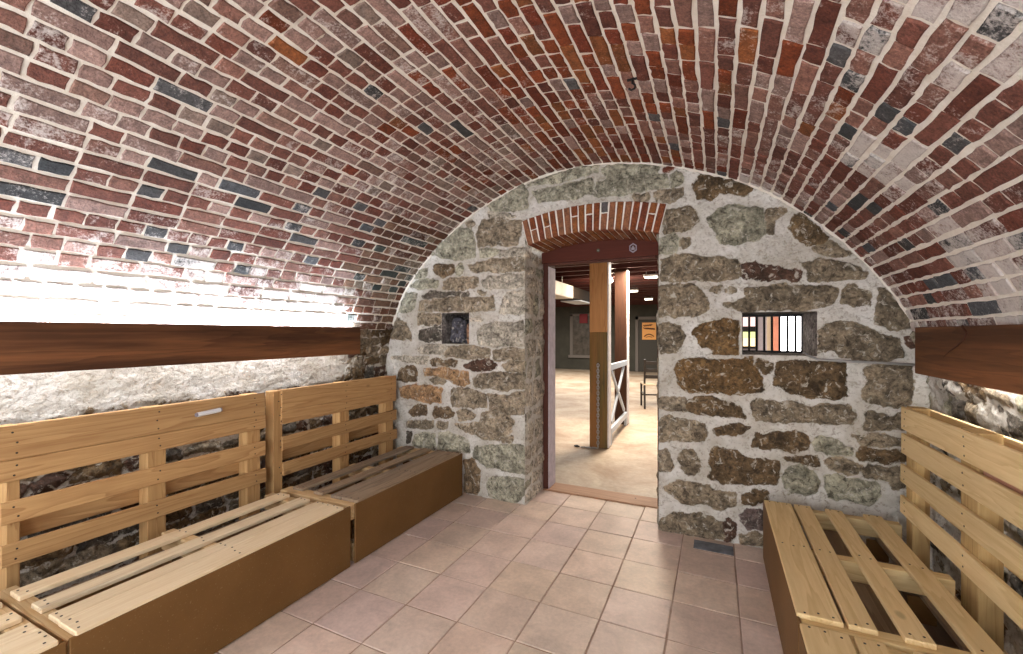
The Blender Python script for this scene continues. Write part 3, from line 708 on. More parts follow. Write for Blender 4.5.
# vault profile (x, z), springing left to springing right
PR = [(-2.834, 1.449), (-2.785, 1.58), (-2.665, 1.828), (-2.377, 2.137), (-1.951, 2.455), (-1.400, 2.672), (-0.900, 2.724), (-0.469, 2.668), (-0.100, 2.551), (0.262, 2.381), (0.588, 2.115), (0.789, 1.893), (0.977, 1.614), (1.046, 1.42)]
def spline(P, n=40):
    P = np.array(P); out = []
    Q = np.vstack([2 * P[0] - P[1], P, 2 * P[-1] - P[-2]])
    for i in range(1, len(Q) - 2):
        for t in np.linspace(0, 1, n, endpoint=False):
            out.append(0.5 * ((2 * Q[i]) + (-Q[i - 1] + Q[i + 1]) * t + (2 * Q[i - 1] - 5 * Q[i] + 4 * Q[i + 1] - Q[i + 2]) * t * t + (-Q[i - 1] + 3 * Q[i] - 3 * Q[i + 1] + Q[i + 2]) * t ** 3))
    return np.array(out + [P[-1]])
prof = spline(PR)
for _ in range(60): prof[1:-1] = prof[1:-1] * 0.5 + (prof[:-2] + prof[2:]) * 0.25
seg = np.r_[0, np.cumsum(np.hypot(*np.diff(prof, axis=0).T))]
def at(s): return np.array([np.interp(s, seg, prof[:, 0]), np.interp(s, seg, prof[:, 1])])
TOT = seg[-1]
YE = YW + 0.03
vl, fl_, cl_, wl_ = [], [], [], []
# mortar bed
ss = np.linspace(0, TOT, 130); ny = 40
bed = []
for s in ss:
    x, z = at(s)
    for y in np.linspace(Y0, YE, ny): bed.append((x, y, z))
nb = len(ss)
bedf = grid_faces(nb, ny)
nf_bed = len(bedf)
vl = [np.array(v) for v in bed]; fl_ = [tuple(f) for f in bedf]
cl_ = [(0.5, 0.46, 0.4)] * len(vl); wl_ = [0.0] * len(vl)
pitch = TOT / round(TOT / 0.0735)
ncourse = int(round(TOT / pitch))
yv = np.array([0.0, 1.0, 0.0])
for k in range(ncourse):
    s0 = k * pitch + 0.007 + random.uniform(-0.0012, 0.0012)
    p = at(s0); q = at(s0 + pitch - 0.0145)
    d = np.array([q[0] - p[0], 0, q[1] - p[1]]); Hh = np.linalg.norm(d); d /= Hh
    nrm = np.array([d[2], 0, -d[0]])       # towards the room
    if nrm[2] > 0 and p[1] > 2.0: nrm = -nrm
    cx = -0.9
    if np.dot(nrm, np.array([cx - p[0], 0, 1.2 - p[1]])) < 0: nrm = -nrm
    mode = random.choices(['s', 'h', 'm'], (0.27, 0.47, 0.26))[0]
    y = Y0 - random.uniform(0, 0.2)
    while y < YE:
        L = {'s': 0.196, 'h': 0.094}.get(mode) or random.choice([0.196, 0.094, 0.094])
        if random.random() < 0.12: L = random.choice([0.094, 0.196, 0.14])
        L += random.uniform(-0.008, 0.010)
        if y + L > Y0 and y < YE - 0.02:
            L2 = min(L, YE - y)
            x_, z_ = p
            ym = y + L / 2
            c = random.choices([b[0] for b in BR], [b[1] for b in BR])[0]
            rust_p = 0.62 * math.exp(-((x_ + 0.75) / 0.62) ** 2) * (0.35 + 0.65 * float(sstep(0.6, 2.0, ym)))
            rust_p *= 0.35 + 1.3 * float(fbm(np.array(x_ * 1.0), np.array(ym), 0.35, 77, 2))
            if random.random() < rust_p: c = random.choice(RUST)
            dust = float(fbm(np.array(x_), np.array(ym), 0.8, 12, 3))
            if x_ < -1.1 and z_ > 2.3 and random.random() < 0.30: c = random.choice([(0.30, 0.185, 0.155), (0.26, 0.185, 0.15), (0.23, 0.13, 0.10)])
            grey_p = 0.0
            if -2.75 < x_ < -2.3 and 1.75 < z_ < 2.2: grey_p = 0.16
            if x_ > 0.35: grey_p = 0.10
            if random.random() < grey_p: c = random.choice([(0.050, 0.053, 0.056), (0.085, 0.09, 0.098), (0.055, 0.055, 0.056)])
            f = random.uniform(0.62, 1.08); c = tuple(v * f for v in c)
            wsh = random.choice((-0.12, -0.05, 0.0, 0.06, 0.14, 0.2)) + 0.20 * dust
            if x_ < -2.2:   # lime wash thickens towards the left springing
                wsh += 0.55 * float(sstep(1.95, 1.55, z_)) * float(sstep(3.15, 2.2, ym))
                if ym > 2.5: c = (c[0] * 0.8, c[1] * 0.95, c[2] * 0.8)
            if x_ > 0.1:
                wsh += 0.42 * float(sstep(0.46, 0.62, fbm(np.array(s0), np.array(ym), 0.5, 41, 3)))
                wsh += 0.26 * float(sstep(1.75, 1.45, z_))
            if -1.0 < x_ < -0.1: wsh *= 0.6
            T = random.uniform(0.0045, 0.0085)
            o3 = np.array([x_, y, z_])
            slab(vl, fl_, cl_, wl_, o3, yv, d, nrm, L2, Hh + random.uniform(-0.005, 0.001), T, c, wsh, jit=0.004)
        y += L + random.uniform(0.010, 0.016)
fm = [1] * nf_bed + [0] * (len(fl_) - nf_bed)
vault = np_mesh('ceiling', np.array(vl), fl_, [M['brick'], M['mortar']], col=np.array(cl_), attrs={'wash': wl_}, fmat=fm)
tag(vault, 'barrel vault of red brick courses with pale mortar joints', 'ceiling', kind='structure')

# lime fillet where vault and stone wall meet
mb = MB()
pts = []
for s in np.linspace(0.05, TOT - 0.05, 120):
    x, z = at(s); pts.append((x + random.uniform(-.006, .006), YW - 0.006, z - 0.004 + random.uniform(-.006, .006)))
mb.tube(pts, 0.013, 7)
o = mb.build('trim_1', M['mortar'], smooth=True); tag(o, 'thin lime mortar fillet along the arch where the vault meets the stone wall', 'trim', kind='structure')

# side walls below the springing: rough lime-washed rubble
def side_wall(name, zx, nx, seed, codes, wash_fn, label, amp):
    ztop = zx[-1][0]
    ys_ = grid_lines([Y0, YE], 0.010); zs_ = grid_lines([-0.02, ztop], 0.008)
    A, B = np.meshgrid(ys_, zs_, indexing='ij')
    st = rubble(YE - Y0 + 0.2, 1.7, seed, codes, ch=(0.07, 0.14), cl=(0.09, 0.24))
    hh, cc, mm = stone_field(A - Y0, B, st, seed)
    w = wash_fn(A, B, seed)
    hh = hh * (amp + (1 - amp) * w) + (fbm(A, B, 0.03, seed + 3, 3) - 0.5) * 0.007
    base = np.interp(B, [p[0] for p in zx], [p[1] for p in zx])
    hh = hh * sstep(ztop, ztop - 0.05, B)
    X = base + nx * hh
    o_ = np_mesh(name, np.stack([X, A, B], -1).reshape(-1, 3), grid_faces(len(ys_), len(zs_)), M['stone'], col=cc.reshape(-1, 3), attrs={'stone': (mm * w).ravel()}, smooth=True)
    tag(o_, label, 'wall', kind='structure')
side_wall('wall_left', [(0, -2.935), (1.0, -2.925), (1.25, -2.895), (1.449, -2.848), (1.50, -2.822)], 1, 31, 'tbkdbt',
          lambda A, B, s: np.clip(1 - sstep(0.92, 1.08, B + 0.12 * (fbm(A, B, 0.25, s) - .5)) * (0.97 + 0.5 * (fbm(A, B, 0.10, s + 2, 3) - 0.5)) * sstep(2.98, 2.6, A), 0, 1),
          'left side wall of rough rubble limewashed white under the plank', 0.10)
side_wall('wall_right', [(0, 1.135), (1.0, 1.125), (1.25, 1.09), (1.46, 1.040)], -1, 41, 'tgbkt',
          lambda A, B, s: np.clip(0.30 + 0.75 * sstep(0.40, 0.6, fbm(A, B, 0.16, s + 8, 3)), 0, 1),
          'right side wall of rough ochre rubble with patchy limewash', 0.35)

# ------------------------------------------------------------------ floor
TP, TX0, TY0 = 0.3149, -1.1526, 2.1222
vl, fl_, cl_, wl_ = [], [], [], []
vl = [np.array(v) for v in ((-3.0, Y0, -0.004), (1.3, Y0, -0.004), (1.3, 3.70, -0.004), (-3.0, 3.70, -0.004))]
fl_ = [(0, 1, 2, 3)]; cl_ = [(0.3, 0.2, 0.15)] * 4; wl_ = [0.0] * 4
gx, gy = np.array([1.0, 0, 0]), np.array([0, 1.0, 0]); gz = np.array([0, 0, 1.0])
for i in range(-6, 8):
    for jn in range(-12, 5):
        x0 = TX0 + i * TP + 0.004; y0 = TY0 + jn * TP + 0.004
        L, Hh = TP - 0.008, TP - 0.008
        if y0 + Hh > 3.66: Hh = 3.66 - y0
        if Hh < 0.03 or y0 < Y0: continue
        if y0 > YW and (x0 + L < DX0 - 0.2 or x0 > DX1 + 0.2): continue
        f = random.uniform(0.92, 1.08)
        c = (0.68 * f, 0.535 * f * random.uniform(0.97, 1.03), 0.445 * f * random.uniform(0.95, 1.05))
        slab(vl, fl_, cl_, wl_, np.array([x0, y0, -0.004]), gx, gy, gz, L, Hh, 0.004, c, 0, jit=0.0012, bev=0.002, sink=0.001)
fm = [1] + [0] * (len(fl_) - 1)
floor = np_mesh('floor', np.array(vl), fl_, [M['tile'], M['grout']], col=np.array(cl_), attrs={'wash': wl_}, fmat=fm)
tag(floor, 'floor of square pinkish terracotta tiles with brown grout lines', 'floor', kind='structure')
o = MB().box(-9, 5, 3.70, 17, -0.03, -0.002).build('floor', M['concrete']); tag(o, 'stained tan concrete floor of the hall beyond the doorway', 'floor', kind='structure')
mb = MB(); mb.box(DX0 + 0.005, DX1 - 0.005, 3.655, 3.86, -0.01, 0.012, 0.004); mb.cyl((-0.62, 3.78, 0.008), (-0.62, 3.78, 0.0135), 0.008, 10, 1)
M['sill'] = wood('worn_threshold', (0.46, 0.27, 0.16), (0.26, 0.13, 0.07), 'x', vary=0.0)
o = mb.build('trim_2', [M['sill'], M['nail']]); tag(o, 'worn wooden threshold board across the doorway', 'threshold', kind='structure')

# ------------------------------------------------------------------ brick arch over the doorway
vl, fl_, cl_, wl_ = [], [], [], []
nbk = 19
half = math.asin(0.515 / ARC_R)
Zc = ARC_Z - ARC_R
ro = ARC_R + 0.205
bedv, n_ar = [], 40
YA = YW - 0.026
for i in range(n_ar + 1):
    a = -half + 2 * half * i / n_ar
    sn, cs = math.sin(a), math.cos(a)
    for (r_, y_) in ((ro, YA + 0.05), (ro, YA + 0.006), (ARC_R + 0.004, YA + 0.006), (ARC_R + 0.004, YB - 0.05)):
        vl.append(np.array([ACX + r_ * sn, y_, Zc + r_ * cs])); cl_.append((0.5, 0.45, 0.4)); wl_.append(0.0)
fl_ = [tuple(f) for f in grid_faces(n_ar + 1, 4)]; nbed = len(fl_)
for i in range(nbk):
    a0 = -half + 2 * half * i / nbk; a1 = -half + 2 * half * (i + 1) / nbk
    am = (a0 + a1) / 2; sn, cs = math.sin(am), math.cos(am)
    er = np.array([sn, 0, cs]); et = np.array([cs, 0, -sn])
    wid = ARC_R * (a1 - a0) - 0.010
    base = np.array([ACX, 0, Zc])
    pick = lambda: random.choice([(0.205, 0.062, 0.022), (0.225, 0.078, 0.024), (0.165, 0.044, 0.020), (0.24, 0.10, 0.05), (0.19, 0.052, 0.018)])
    cuts = [0.0, 0.205] if (i % 2 == 0 or random.random() < 0.2) else [0.0, random.choice([0.10, 0.11, 0.13]), 0.205]
    for a, b in zip(cuts[:-1], cuts[1:]):
        c = pick()
        if i == 11 and a > 0: c = (0.09, 0.08, 0.078)
        H_ = b - a - (0.0 if b > 0.2 else 0.010)
        o3 = base + er * (ARC_R + a + 0.002) - et * wid / 2 + np.array([0, YA + 0.006, 0])
        slab(vl, fl_, cl_, wl_, o3, et, er, np.array([0, -1.0, 0]), wid * (1 + a / ARC_R), H_, 0.008, c, 0.04, jit=0.002)
    y = YA + 0.008
    first = True
    while y < 3.66:
        L_ = 0.10 if (first and i % 2) else 0.195
        first = False
        L_ = min(L_, 3.68 - y)
        o3 = base + er * (ARC_R + 0.004) - et * wid / 2 + np.array([0, y, 0])
        slab(vl, fl_, cl_, wl_, o3, np.array([0, 1.0, 0]), et, -er, L_, wid, 0.008, pick(), 0.06, jit=0.002)
        y += L_ + 0.010
fm = [1] * nbed + [0] * (len(fl_) - nbed)
arch = np_mesh('trim_3', np.array(vl), fl_, [M['brick'], M['mortar']], col=np.array(cl_), attrs={'wash': wl_}, fmat=fm)
tag(arch, 'segmental arch of red bricks set on edge over the doorway', 'arch', kind='structure')

# ------------------------------------------------------------------ door frame
door = empty('door_1', (-0.90, 3.75, 0)); tag(door, 'dark red wooden door frame with an arched header board', 'door frame', kind='structure')
def rel(o): o.location = (-door.location.x, -door.location.y, -door.location.z); return o
mb = MB(); mb.box(DX0 + 0.004, -1.372, YD, 3.855, 0, 2.05, 0.004); rel(mb.build('jamb', M['frame'], door))
mb = MB(); mb.box(-1.372, -1.366, YD + 0.006, 3.85, 0.012, 2.02, 0.001); o = rel(mb.build('jamb_lit_face', M['jamb'], door)); o['label'] = 'pale lilac sheet added for the lit face of the left jamb'  # thin sheet added over the jamb; its pale colour imitates the lit side
mb = MB(); mb.box(-0.428, DX1 - 0.004, YD, 3.855, 0, 2.05, 0.004); rel(mb.build('jamb', M['frame'], door))
mb = MB()
xs_ = np.linspace(DX0 + 0.004, DX1 - 0.004, 31)
mb.prism([(x, float(intrados(x)) + 0.006) for x in xs_] + [(DX1 - 0.004, 2.045), (DX0 + 0.004, 2.045)], 'y', 3.635, 3.665)
rel(mb.build('header_board', M['frame_x'], door))
mb = MB(); mb.box(DX0 + 0.004, DX1 - 0.004, 3.672, 3.855, 2.05, 2.13, 0.004); mb.box(-1.36, -0.44, 3.66, 3.70, 2.028, 2.047, 0.003)
rel(mb.build('lintel', M['frame'], door))
# badge and mounting spot on the header
mb = MB()
hexa = [(0.036 * math.cos(R(30 + 60 * i)) * 0.92, 0.040 * math.sin(R(30 + 60 * i))) for i in range(6)]
bx, bz = -0.615, 2.118
mb.prism([(bx + u, bz + v) for u, v in hexa], 'y', 3.628, 3.635, 0)
mb.prism([(bx + u * 0.74, bz + v * 0.74) for u, v in hexa], 'y', 3.6265, 3.629, 1)
mb.prism([(bx + u * 0.45, bz + v * 0.5 - 0.002) for u, v in ((-.03, -.03), (.03, -.03), (.03, .01), (.012, .01), (.012, .036), (-.012, .036), (-.012, .01), (-.03, .01))], 'y', 3.6255, 3.628, 0)
o = rel(mb.build('badge', [M['lav'], M['ink']], door)); o['label'] = 'small six-sided grey badge with a dark emblem'
mb = MB(); mb.cyl((-0.905, 3.636, 2.122), (-0.905, 3.630, 2.122), 0.014, 12, 0); mb.cyl((-0.905, 3.631, 2.122), (-0.905, 3.627, 2.122), 0.005, 8, 1)
M['green'] = plain('tarnished_green', (0.06, 0.075, 0.04), 0.5)
o = rel(mb.build('plug', [M['green'], M['steel']], door)); o['label'] = 'tarnished green plug'

# iron bars of the small opening
win = empty('window_1', (0.37, 3.72, RZ0)); tag(win, 'small deep opening with black iron bars right of the doorway', 'window', kind='structure')
def relw(o): o.location = (-win.location.x, -win.location.y, -win.location.z); return o
mb = MB(); mb.box(wx0, wx1, 3.725, 3.75, RZ0, RZ0 + 0.014); mb.box(wx0, wx1, 3.725, 3.75, RZ1 - 0.016, RZ1); mb.box(wx0, wx0 + 0.012, 3.725, 3.75, RZ0, RZ1); mb.box(wx1 - 0.008, wx1, 3.725, 3.75, RZ0, RZ1)
relw(mb.build('window_frame', M['black'], win))
for i in range(8):
    x = 0.178 + i * 0.0495
    if x < wx1 - 0.01:
        mb = MB(); mb.cyl((x, 3.737, RZ0 + 0.004), (x, 3.737, RZ1 - 0.004), 0.0078, 8); relw(mb.build('bar', M['black'], win, smooth=False))

# ------------------------------------------------------------------ pallets
def board(parent, name, x0, x1, y0, y1, z0, z1, mat, nails=None, bev=0.003):
    """nails: list of (x, y, z, axis) dark heads on the visible face"""
    mb = MB()
    e = lambda: random.uniform(-0.0025, 0.0025)
    mb.box(x0, x1, y0 + e(), y1 + e(), z0, z1, bev)
    for (x, y, z, ax, sg) in nails or []:
        d = Vector({'x': (sg, 0, 0), 'z': (0, 0, sg)}[ax]) * 0.0012
        p = Vector((x, y, z))
        mb.cyl(p - d * 2, p + d, 0.0042, 8, 1)
    return mb.build(name, [mat, M['nail']], parent)

def seat(loc, mir, y0, y1, slats, mats, header, label, fasc, n_lo=True):
    """two stacked pallets used as a bench seat; local x grows from the front edge to the wall (mir=-1: wall on the left)"""
    root = empty('pallet_bench', loc)
    tag(root, label, 'bench', 'pallet bench seats along both walls')
    S = mir
    def bx(name, xa, xb, ya, yb, za, zb, mat, nails=None):
        xa, xb = sorted((S * xa, S * xb))
        return board(root, name, xa, xb, ya, yb, za, zb, mat, nails)
    ZT = 0.385
    st_y = [(y0 - header, y0 + 0.045), ((y0 + y1) / 2 - 0.03, (y0 + y1) / 2 + 0.03), (y1 - 0.045, y1 + header * 0.6)]
    for (xa, xb), mt in zip(slats, mats):
        nl = []
        for yy in ((y0 + 0.022), (y0 + y1) / 2, (y1 - 0.022)):
            k = 3 if xb - xa > 0.12 else 2
            for q in range(k):
                nl.append((S * (xa + (xb - xa) * (q + 0.6) / (k + 0.2)), yy + random.uniform(-.012, .012), ZT, 'z', 1))
        bx('deck_board', xa, xb, y0, y1, ZT - 0.020, ZT, mt, nl)
    W = min(slats[-1][1] + 0.10, 0.652)
    for a, b in st_y:
        bx('stringer', 0.012, W, a, b, 0.275, ZT - 0.0205, M['pine_x'] if mir < 0 else M['pine_y_x'])
    for k in range(3):
        xa = 0.02 + k * (W - 0.13) / 2
        bx('base_board', xa, xa + 0.10, y0 + 0.01, y1 - 0.01, 0.252, 0.274, M['pine_grey'])
    # lower pallet
    for k in range(4):
        xa = 0.02 + k * (W - 0.13) / 3
        bx('base_board', xa, xa + 0.10, y0 + 0.01, y1 - 0.01, 0.118, 0.138, M['pine_grey'])
    for a, b in st_y:
        bx('stringer', 0.03, W - 0.01, a + header * .8, b - header * .5, 0.022, 0.1175, M['pine_x'])
    for a, b in st_y:
        for k in range(3):
            xa = 0.05 + k * (W - 0.20) / 2
            bx('block', xa, xa + 0.10, a + header + 0.004, b - header, 0.1385, 0.2515, M['hardboard'])
    for a, b in st_y:
        bx('base_board', 0.012, W, a + header, b - header * .6, 0.0, 0.0215, M['pine_x'])
    bx('front_panel', -0.002, 0.010, fasc[0], fasc[1], 0.006, 0.372, M['hardboard'])
    return root

SL = [(0.0, 0.137), (0.141, 0.222), (0.285, 0.372), (0.470, 0.560)]
pw, pb, pg = M['pine_white'], M['bark'], M['pine_grey']
seat((-2.0, 0, 0), -1, -0.55, 0.662, SL, [pw, pw, pw, pw], 0.022, 'pale pallet bench cut off at the bottom left corner of the photo', (-0.56, 0.684))
seat((-2.0, 0, 0), -1, 0.706, 1.895, SL, [pw, pw, pb, pw], 0.022, 'long pale pallet bench at left with a bark-flecked slat and brown front panel', (0.69, 1.945))
seat((-2.0, 0, 0), -1, 2.004, 3.180, [(0.0, 0.137), (0.141, 0.232), (0.300, 0.385), (0.485, 0.580)], [pg, M['pine_grey'], M['pine_grey'], pg], 0.040, 'weathered brown-slatted pallet bench against the stone wall left of the doorway', (1.985, 3.222))
SR = [(0.0, 0.142), (0.155, 0.240), (0.310, 0.393), (0.490, 0.575)]
py_ = M['pine_y']
seat((0.27, 0, 0), 1, 1.897, 3.098, SR, [py_] * 4, 0.020, 'yellow pine pallet bench with open slats right of the doorway by the stone wall', (1.845, 3.14))
seat((0.27, 0, 0), 1, 0.640, 1.836, SR, [py_] * 4, 0.020, 'yellow pine pallet bench cut off at the bottom right corner of the photo', (0.62, 1.838))

def backrest(loc, mir, y0, y1, slats, mat, matz, posts, label, extra_left=0.0, back=True, depth=0.088):
    """a pallet stood on its long side: boards in front, uprights behind, boards at the rear"""
    root = empty('standing_pallet', loc)
    tag(root, label, 'pallet', 'pallet backrests standing behind the benches')
    S = mir
    def bx(name, xa, xb, ya, yb, za, zb, mt, nails=None):
        xa, xb = sorted((S * xa, S * xb))
        return board(root, name, xa, xb, ya, yb, za, zb, mt, nails)
    for (za, zb, dy) in slats:
        nl = []
        for (pa, pb_) in posts:
            yy = (pa + pb_) / 2
            for q in range(3 if zb - za > 0.12 else 2):
                nl.append((0.0, yy + random.uniform(-.01, .01), za + (zb - za) * (q + 0.6) / ((3 if zb - za > 0.12 else 2) + 0.2), 'x', -S))
        bx('deck_board', 0.0, 0.018, y0 + dy, y1 + dy, za, zb, mat, nl)
    for (pa, pb_) in posts:
        bx('upright', 0.0185, 0.0185 + depth, pa, pb_, 0.0, 1.018, matz)
    zb_ = 0.0185 + depth + 0.0005
    for (za, zb) in ((0.90, 1.012), (0.50, 0.60), (0.06, 0.16)):
        bx('base_board', zb_, zb_ + 0.016, y0, y1, za, zb, mat)
    return root
SB = [(0.877, 1.021, 0.0), (0.785, 0.8755, 0.0), (0.605, 0.700, 0.004), (0.425, 0.517, 0.01), (0.10, 0.20, 0)]
backrest((-2.72, 0, 0), -1, 0.715, 1.905, SB, M['pine_back'], M['pine_back_z'], [(0.742, 0.787), (1.253, 1.336), (1.79, 1.882)], 'tall pallet backrest at left with a small white tube on its top board')
backrest((-2.72, 0, 0), -1, 2.026, 3.212, SB, M['pine_back'], M['pine_back_z'], [(1.978, 2.046), (2.555, 2.650), (3.085, 3.190)], 'honey brown pallet backrest in the far left corner beside the stone wall')
SBR = [(0.888, 1.012, 0.0), (0.755, 0.866, 0.0), (0.592, 0.692, 0.008), (0.420, 0.518, 0.016), (0.10, 0.20, 0)]
rp = backrest((0.93, 0, 0), 1, 1.872, 3.100, SBR, M['pine_y'], M['pine_y_z'], [(1.90, 1.99), (2.36, 2.50), (3.01, 3.085)], 'yellow pine pallet backrest against the right wall', depth=0.075)

# small white tube of unknown purpose on the left backrest
mb = MB(); mb.cyl((-2.706, 1.478, 0.948), (-2.706, 1.604, 0.956), 0.0135, 16, 0); mb.cyl((-2.706, 1.470, 0.9475), (-2.706, 1.478, 0.948), 0.0115, 16, 1); mb.cyl((-2.706, 1.604, 0.956), (-2.706, 1.612, 0.9565), 0.0115, 16, 1); mb.box(-2.7195, -2.712, 1.49, 1.59, 0.938, 0.948, 0.001, 1)
o = mb.build('white_tube', [M['white'], M['grey_plastic']]); tag(o, 'small white tube fixed to the top board of the left pallet backrest', 'lamp')
# pinkish board showing inside the top of the right pallet
mb = MB(); mb.box(0.030, 0.046, 2.06, 2.355, 0.84, 0.985, 0.002)
M['pink'] = wood('pink_board', (0.66, 0.40, 0.30), (0.50, 0.25, 0.17), 'y', vary=0.0)
o = mb.build('filler_board', M['pink'], rp); o['label'] = 'pinkish board set between the uprights'

# ------------------------------------------------------------------ stained planks with light strips behind
def plank(x0, x1, y0, y1, z0, z1, name, label, brackets, crack=False):
    root = empty(name, ((x0 + x1) / 2, (y0 + y1) / 2, z0)); tag(root, label, 'plank')
    L = root.location
    mb = MB(); mb.box(x0, x1, y0, y1, z0, z1, 0.004)
    if crack:
        pts = [(x0 - 0.0004, 2.62, z1 - 0.001), (x0 - 0.0004, 2.58, z1 - 0.03), (x0 - 0.0004, 2.60, z1 - 0.06), (x0 - 0.0004, 2.66, z1 - 0.09), (x0 - 0.0004, 2.74, z1 - 0.12), (x0 - 0.0004, 2.80, z1 - 0.15)]
        for r_, a, b in zip((0.006, .006, .005, .004, .002), pts[:-1], pts[1:]): mb.cyl(a, b, r_, 6, 1, r_ * 0.8)
    o = mb.build('board', [M['beam'], M['ink']], root); o.location = -L
    for y in brackets[1]:
        xa, xb = brackets[0]
        mb = MB(); mb.box(xa, xb, y - 0.02, y + 0.02, z0 + 0.03, z0 + 0.16, 0.002)
        o = mb.build('bracket', M['steel'], root); o.location = -L
    return root
plank(-2.775, -2.735, Y0, 2.775, 1.241, 1.471, 'wall_plank', 'long dark stained plank along the left wall with light glowing behind it', ((-2.84, -2.7755), (0.3, 1.3, 2.3)))
plank(1.000, 1.035, Y0, 3.135, 1.195, 1.452, 'wall_plank', 'cracked dark stained plank along the right wall', ((1.0355, 1.06), (0.6, 1.6, 2.6)), crack=True)
mb = MB(); mb.box(-2.800, -2.7755, Y0, 2.74, 1.425, 1.440, 0.002); o = mb.build('light_strip', M['white']); tag(o, 'slim white light strip fixed to the back of the left plank', 'light')
mb = MB(); mb.box(1.0355, 1.050, Y0, 2.9, 1.30, 1.312, 0.002); o = mb.build('light_strip', M['white']); tag(o, 'slim white light strip fixed to the back of the right plank', 'light')

# grey rod along the stone wall below the barred opening
mb = MB(); mb.tube([(0.505, 3.30, 1.295), (0.545, 3.262, 1.268), (0.575, 3.245, 1.254), (0.70, 3.238, 1.249), (0.88, 3.238, 1.244), (1.035, 3.240, 1.236)], 0.0075, 10)
o = mb.build('conduit', M['conduit'], smooth=True); tag(o, 'thin grey conduit running from the barred opening to the right corner', 'conduit')
mb = MB(); mb.box(-0.135, 0.103, 3.090, 3.215, 0.0005, 0.005, 0.0015); o = mb.build('floor_plate', M['slate']); tag(o, 'blue grey plate let into the floor at the foot of the stone wall', 'plate')

# iron hook in the crown of the vault
mb = MB(); hx, hy = -0.36, 2.11
hz = float(np.interp(hx, prof[len(prof)//4:, 0], prof[len(prof)//4:, 1]))
mb.cyl((hx, hy, hz + 0.012), (hx, hy, hz - 0.03), 0.006, 8)
mb.tube([(hx, hy, hz - 0.028), (hx + 0.012, hy, hz - 0.040), (hx + 0.010, hy, hz - 0.056), (hx - 0.006, hy, hz - 0.060), (hx - 0.018, hy, hz - 0.050)], 0.005, 8)
mb.bar((hx - 0.025, hy, hz - 0.010), (hx + 0.025, hy, hz - 0.010), 0.012, 0.006)
o = mb.build('ceiling_hook', M['black']); tag(o, 'small black iron hook hanging from the crown of the brick vault', 'hook')

# ------------------------------------------------------------------ the hall beyond
def st(o, label, cat='wall'): return tag(o, label, cat, kind='structure')
HC = 2.66
st(MB().box(-9.1, -9, 3.8, 17, 0, HC).build('wall_left', M['hall_wall']), 'grey green left wall of the hall')
st(MB().box(5, 5.1, 3.8, 17, 0, HC).build('wall_right', M['hall_wall']), 'grey green right wall of the hall')
st(MB().box(-9.1, 5.1, 16.4, 16.5, 0, HC).build('wall_back', M['hall_wall']), 'grey green far wall of the hall')
st(MB().box(-9.1, 5.1, 3.8, 17, HC, HC + 0.05).build('ceiling', M['deck']), 'dark boarded ceiling of the hall', 'ceiling')
jn = None
for i in range(24):
    y = 4.25 + i * 0.5
    if jn is None:
        mb = MB(); mb.box(-9, 5, -0.03, 0.03, 0, 0.24, 0.004); jn = mb.build('ceiling_joist', M['joist']); o = jn
    else:
        o = jn.copy(); link(o)
    o.location = (0, y, HC - 0.24)
    tag(o, 'dark red joist under the hall ceiling', 'joist', 'joists under the hall ceiling', 'structure')
# timber posts
def post(x0, x1, y0, y1, name, label, split, m_up, m_lo):
    root = empty(name, ((x0 + x1) / 2, (y0 + y1) / 2, 0)); tag(root, label, 'post')
    L = root.location
    if split:
        mb = MB(); mb.box(x0, x1, y0, y1, 0, split, 0.006); o = mb.build('lower_post', m_lo, root); o.location = -L; o['label'] = 'mossy green lower half of the post'
    mb = MB(); mb.box(x0, x1, y0, y1, split, HC - 0.245, 0.006); o = mb.build('upper_post', m_up, root); o.location = -L
    mb = MB(); mb.box(x1 + 0.0005, x1 + 0.016, y0 + 0.008, y1 - 0.008, 0.01, HC - 0.25, 0.002); o = mb.build('lit_edge_strip', M['post_lit_edge'], root); o.location = -L; o['label'] = 'pale strip added down the post for its lit right side'  # last box: thin pale strip added as the post's lit right side
    return root
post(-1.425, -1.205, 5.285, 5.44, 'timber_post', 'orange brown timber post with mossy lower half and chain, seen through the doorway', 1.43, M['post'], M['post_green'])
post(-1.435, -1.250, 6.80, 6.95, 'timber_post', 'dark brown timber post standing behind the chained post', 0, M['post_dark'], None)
# railing between them
root = empty('railing', (-1.23, 6.12, 0)); tag(root, 'pale grey braced railing between the two timber posts', 'railing')
L = root.location
def rb(name, p, q, w, h_):
    mb = MB(); mb.bar(p, q, w, h_, 0.004); o = mb.build(name, M['rail'], root); o.location = -L
rb('top_rail', (-1.215, 5.46, 0.985), (-1.255, 6.785, 0.965), 0.045, 0.075)
rb('bottom_rail', (-1.215, 5.46, 0.17), (-1.255, 6.785, 0.17), 0.045, 0.075)
rb('brace', (-1.255, 6.60, 0.92), (-1.225, 5.60, 0.26), 0.028, 0.05)
rb('brace', (-1.22, 5.60, 0.92), (-1.25, 6.60, 0.26), 0.028, 0.05)
rb('foot', (-1.215, 5.50, 0.0), (-1.215, 5.50, 0.14), 0.04, 0.04); rb('foot', (-1.255, 6.74, 0.0), (-1.255, 6.74, 0.14), 0.04, 0.04)
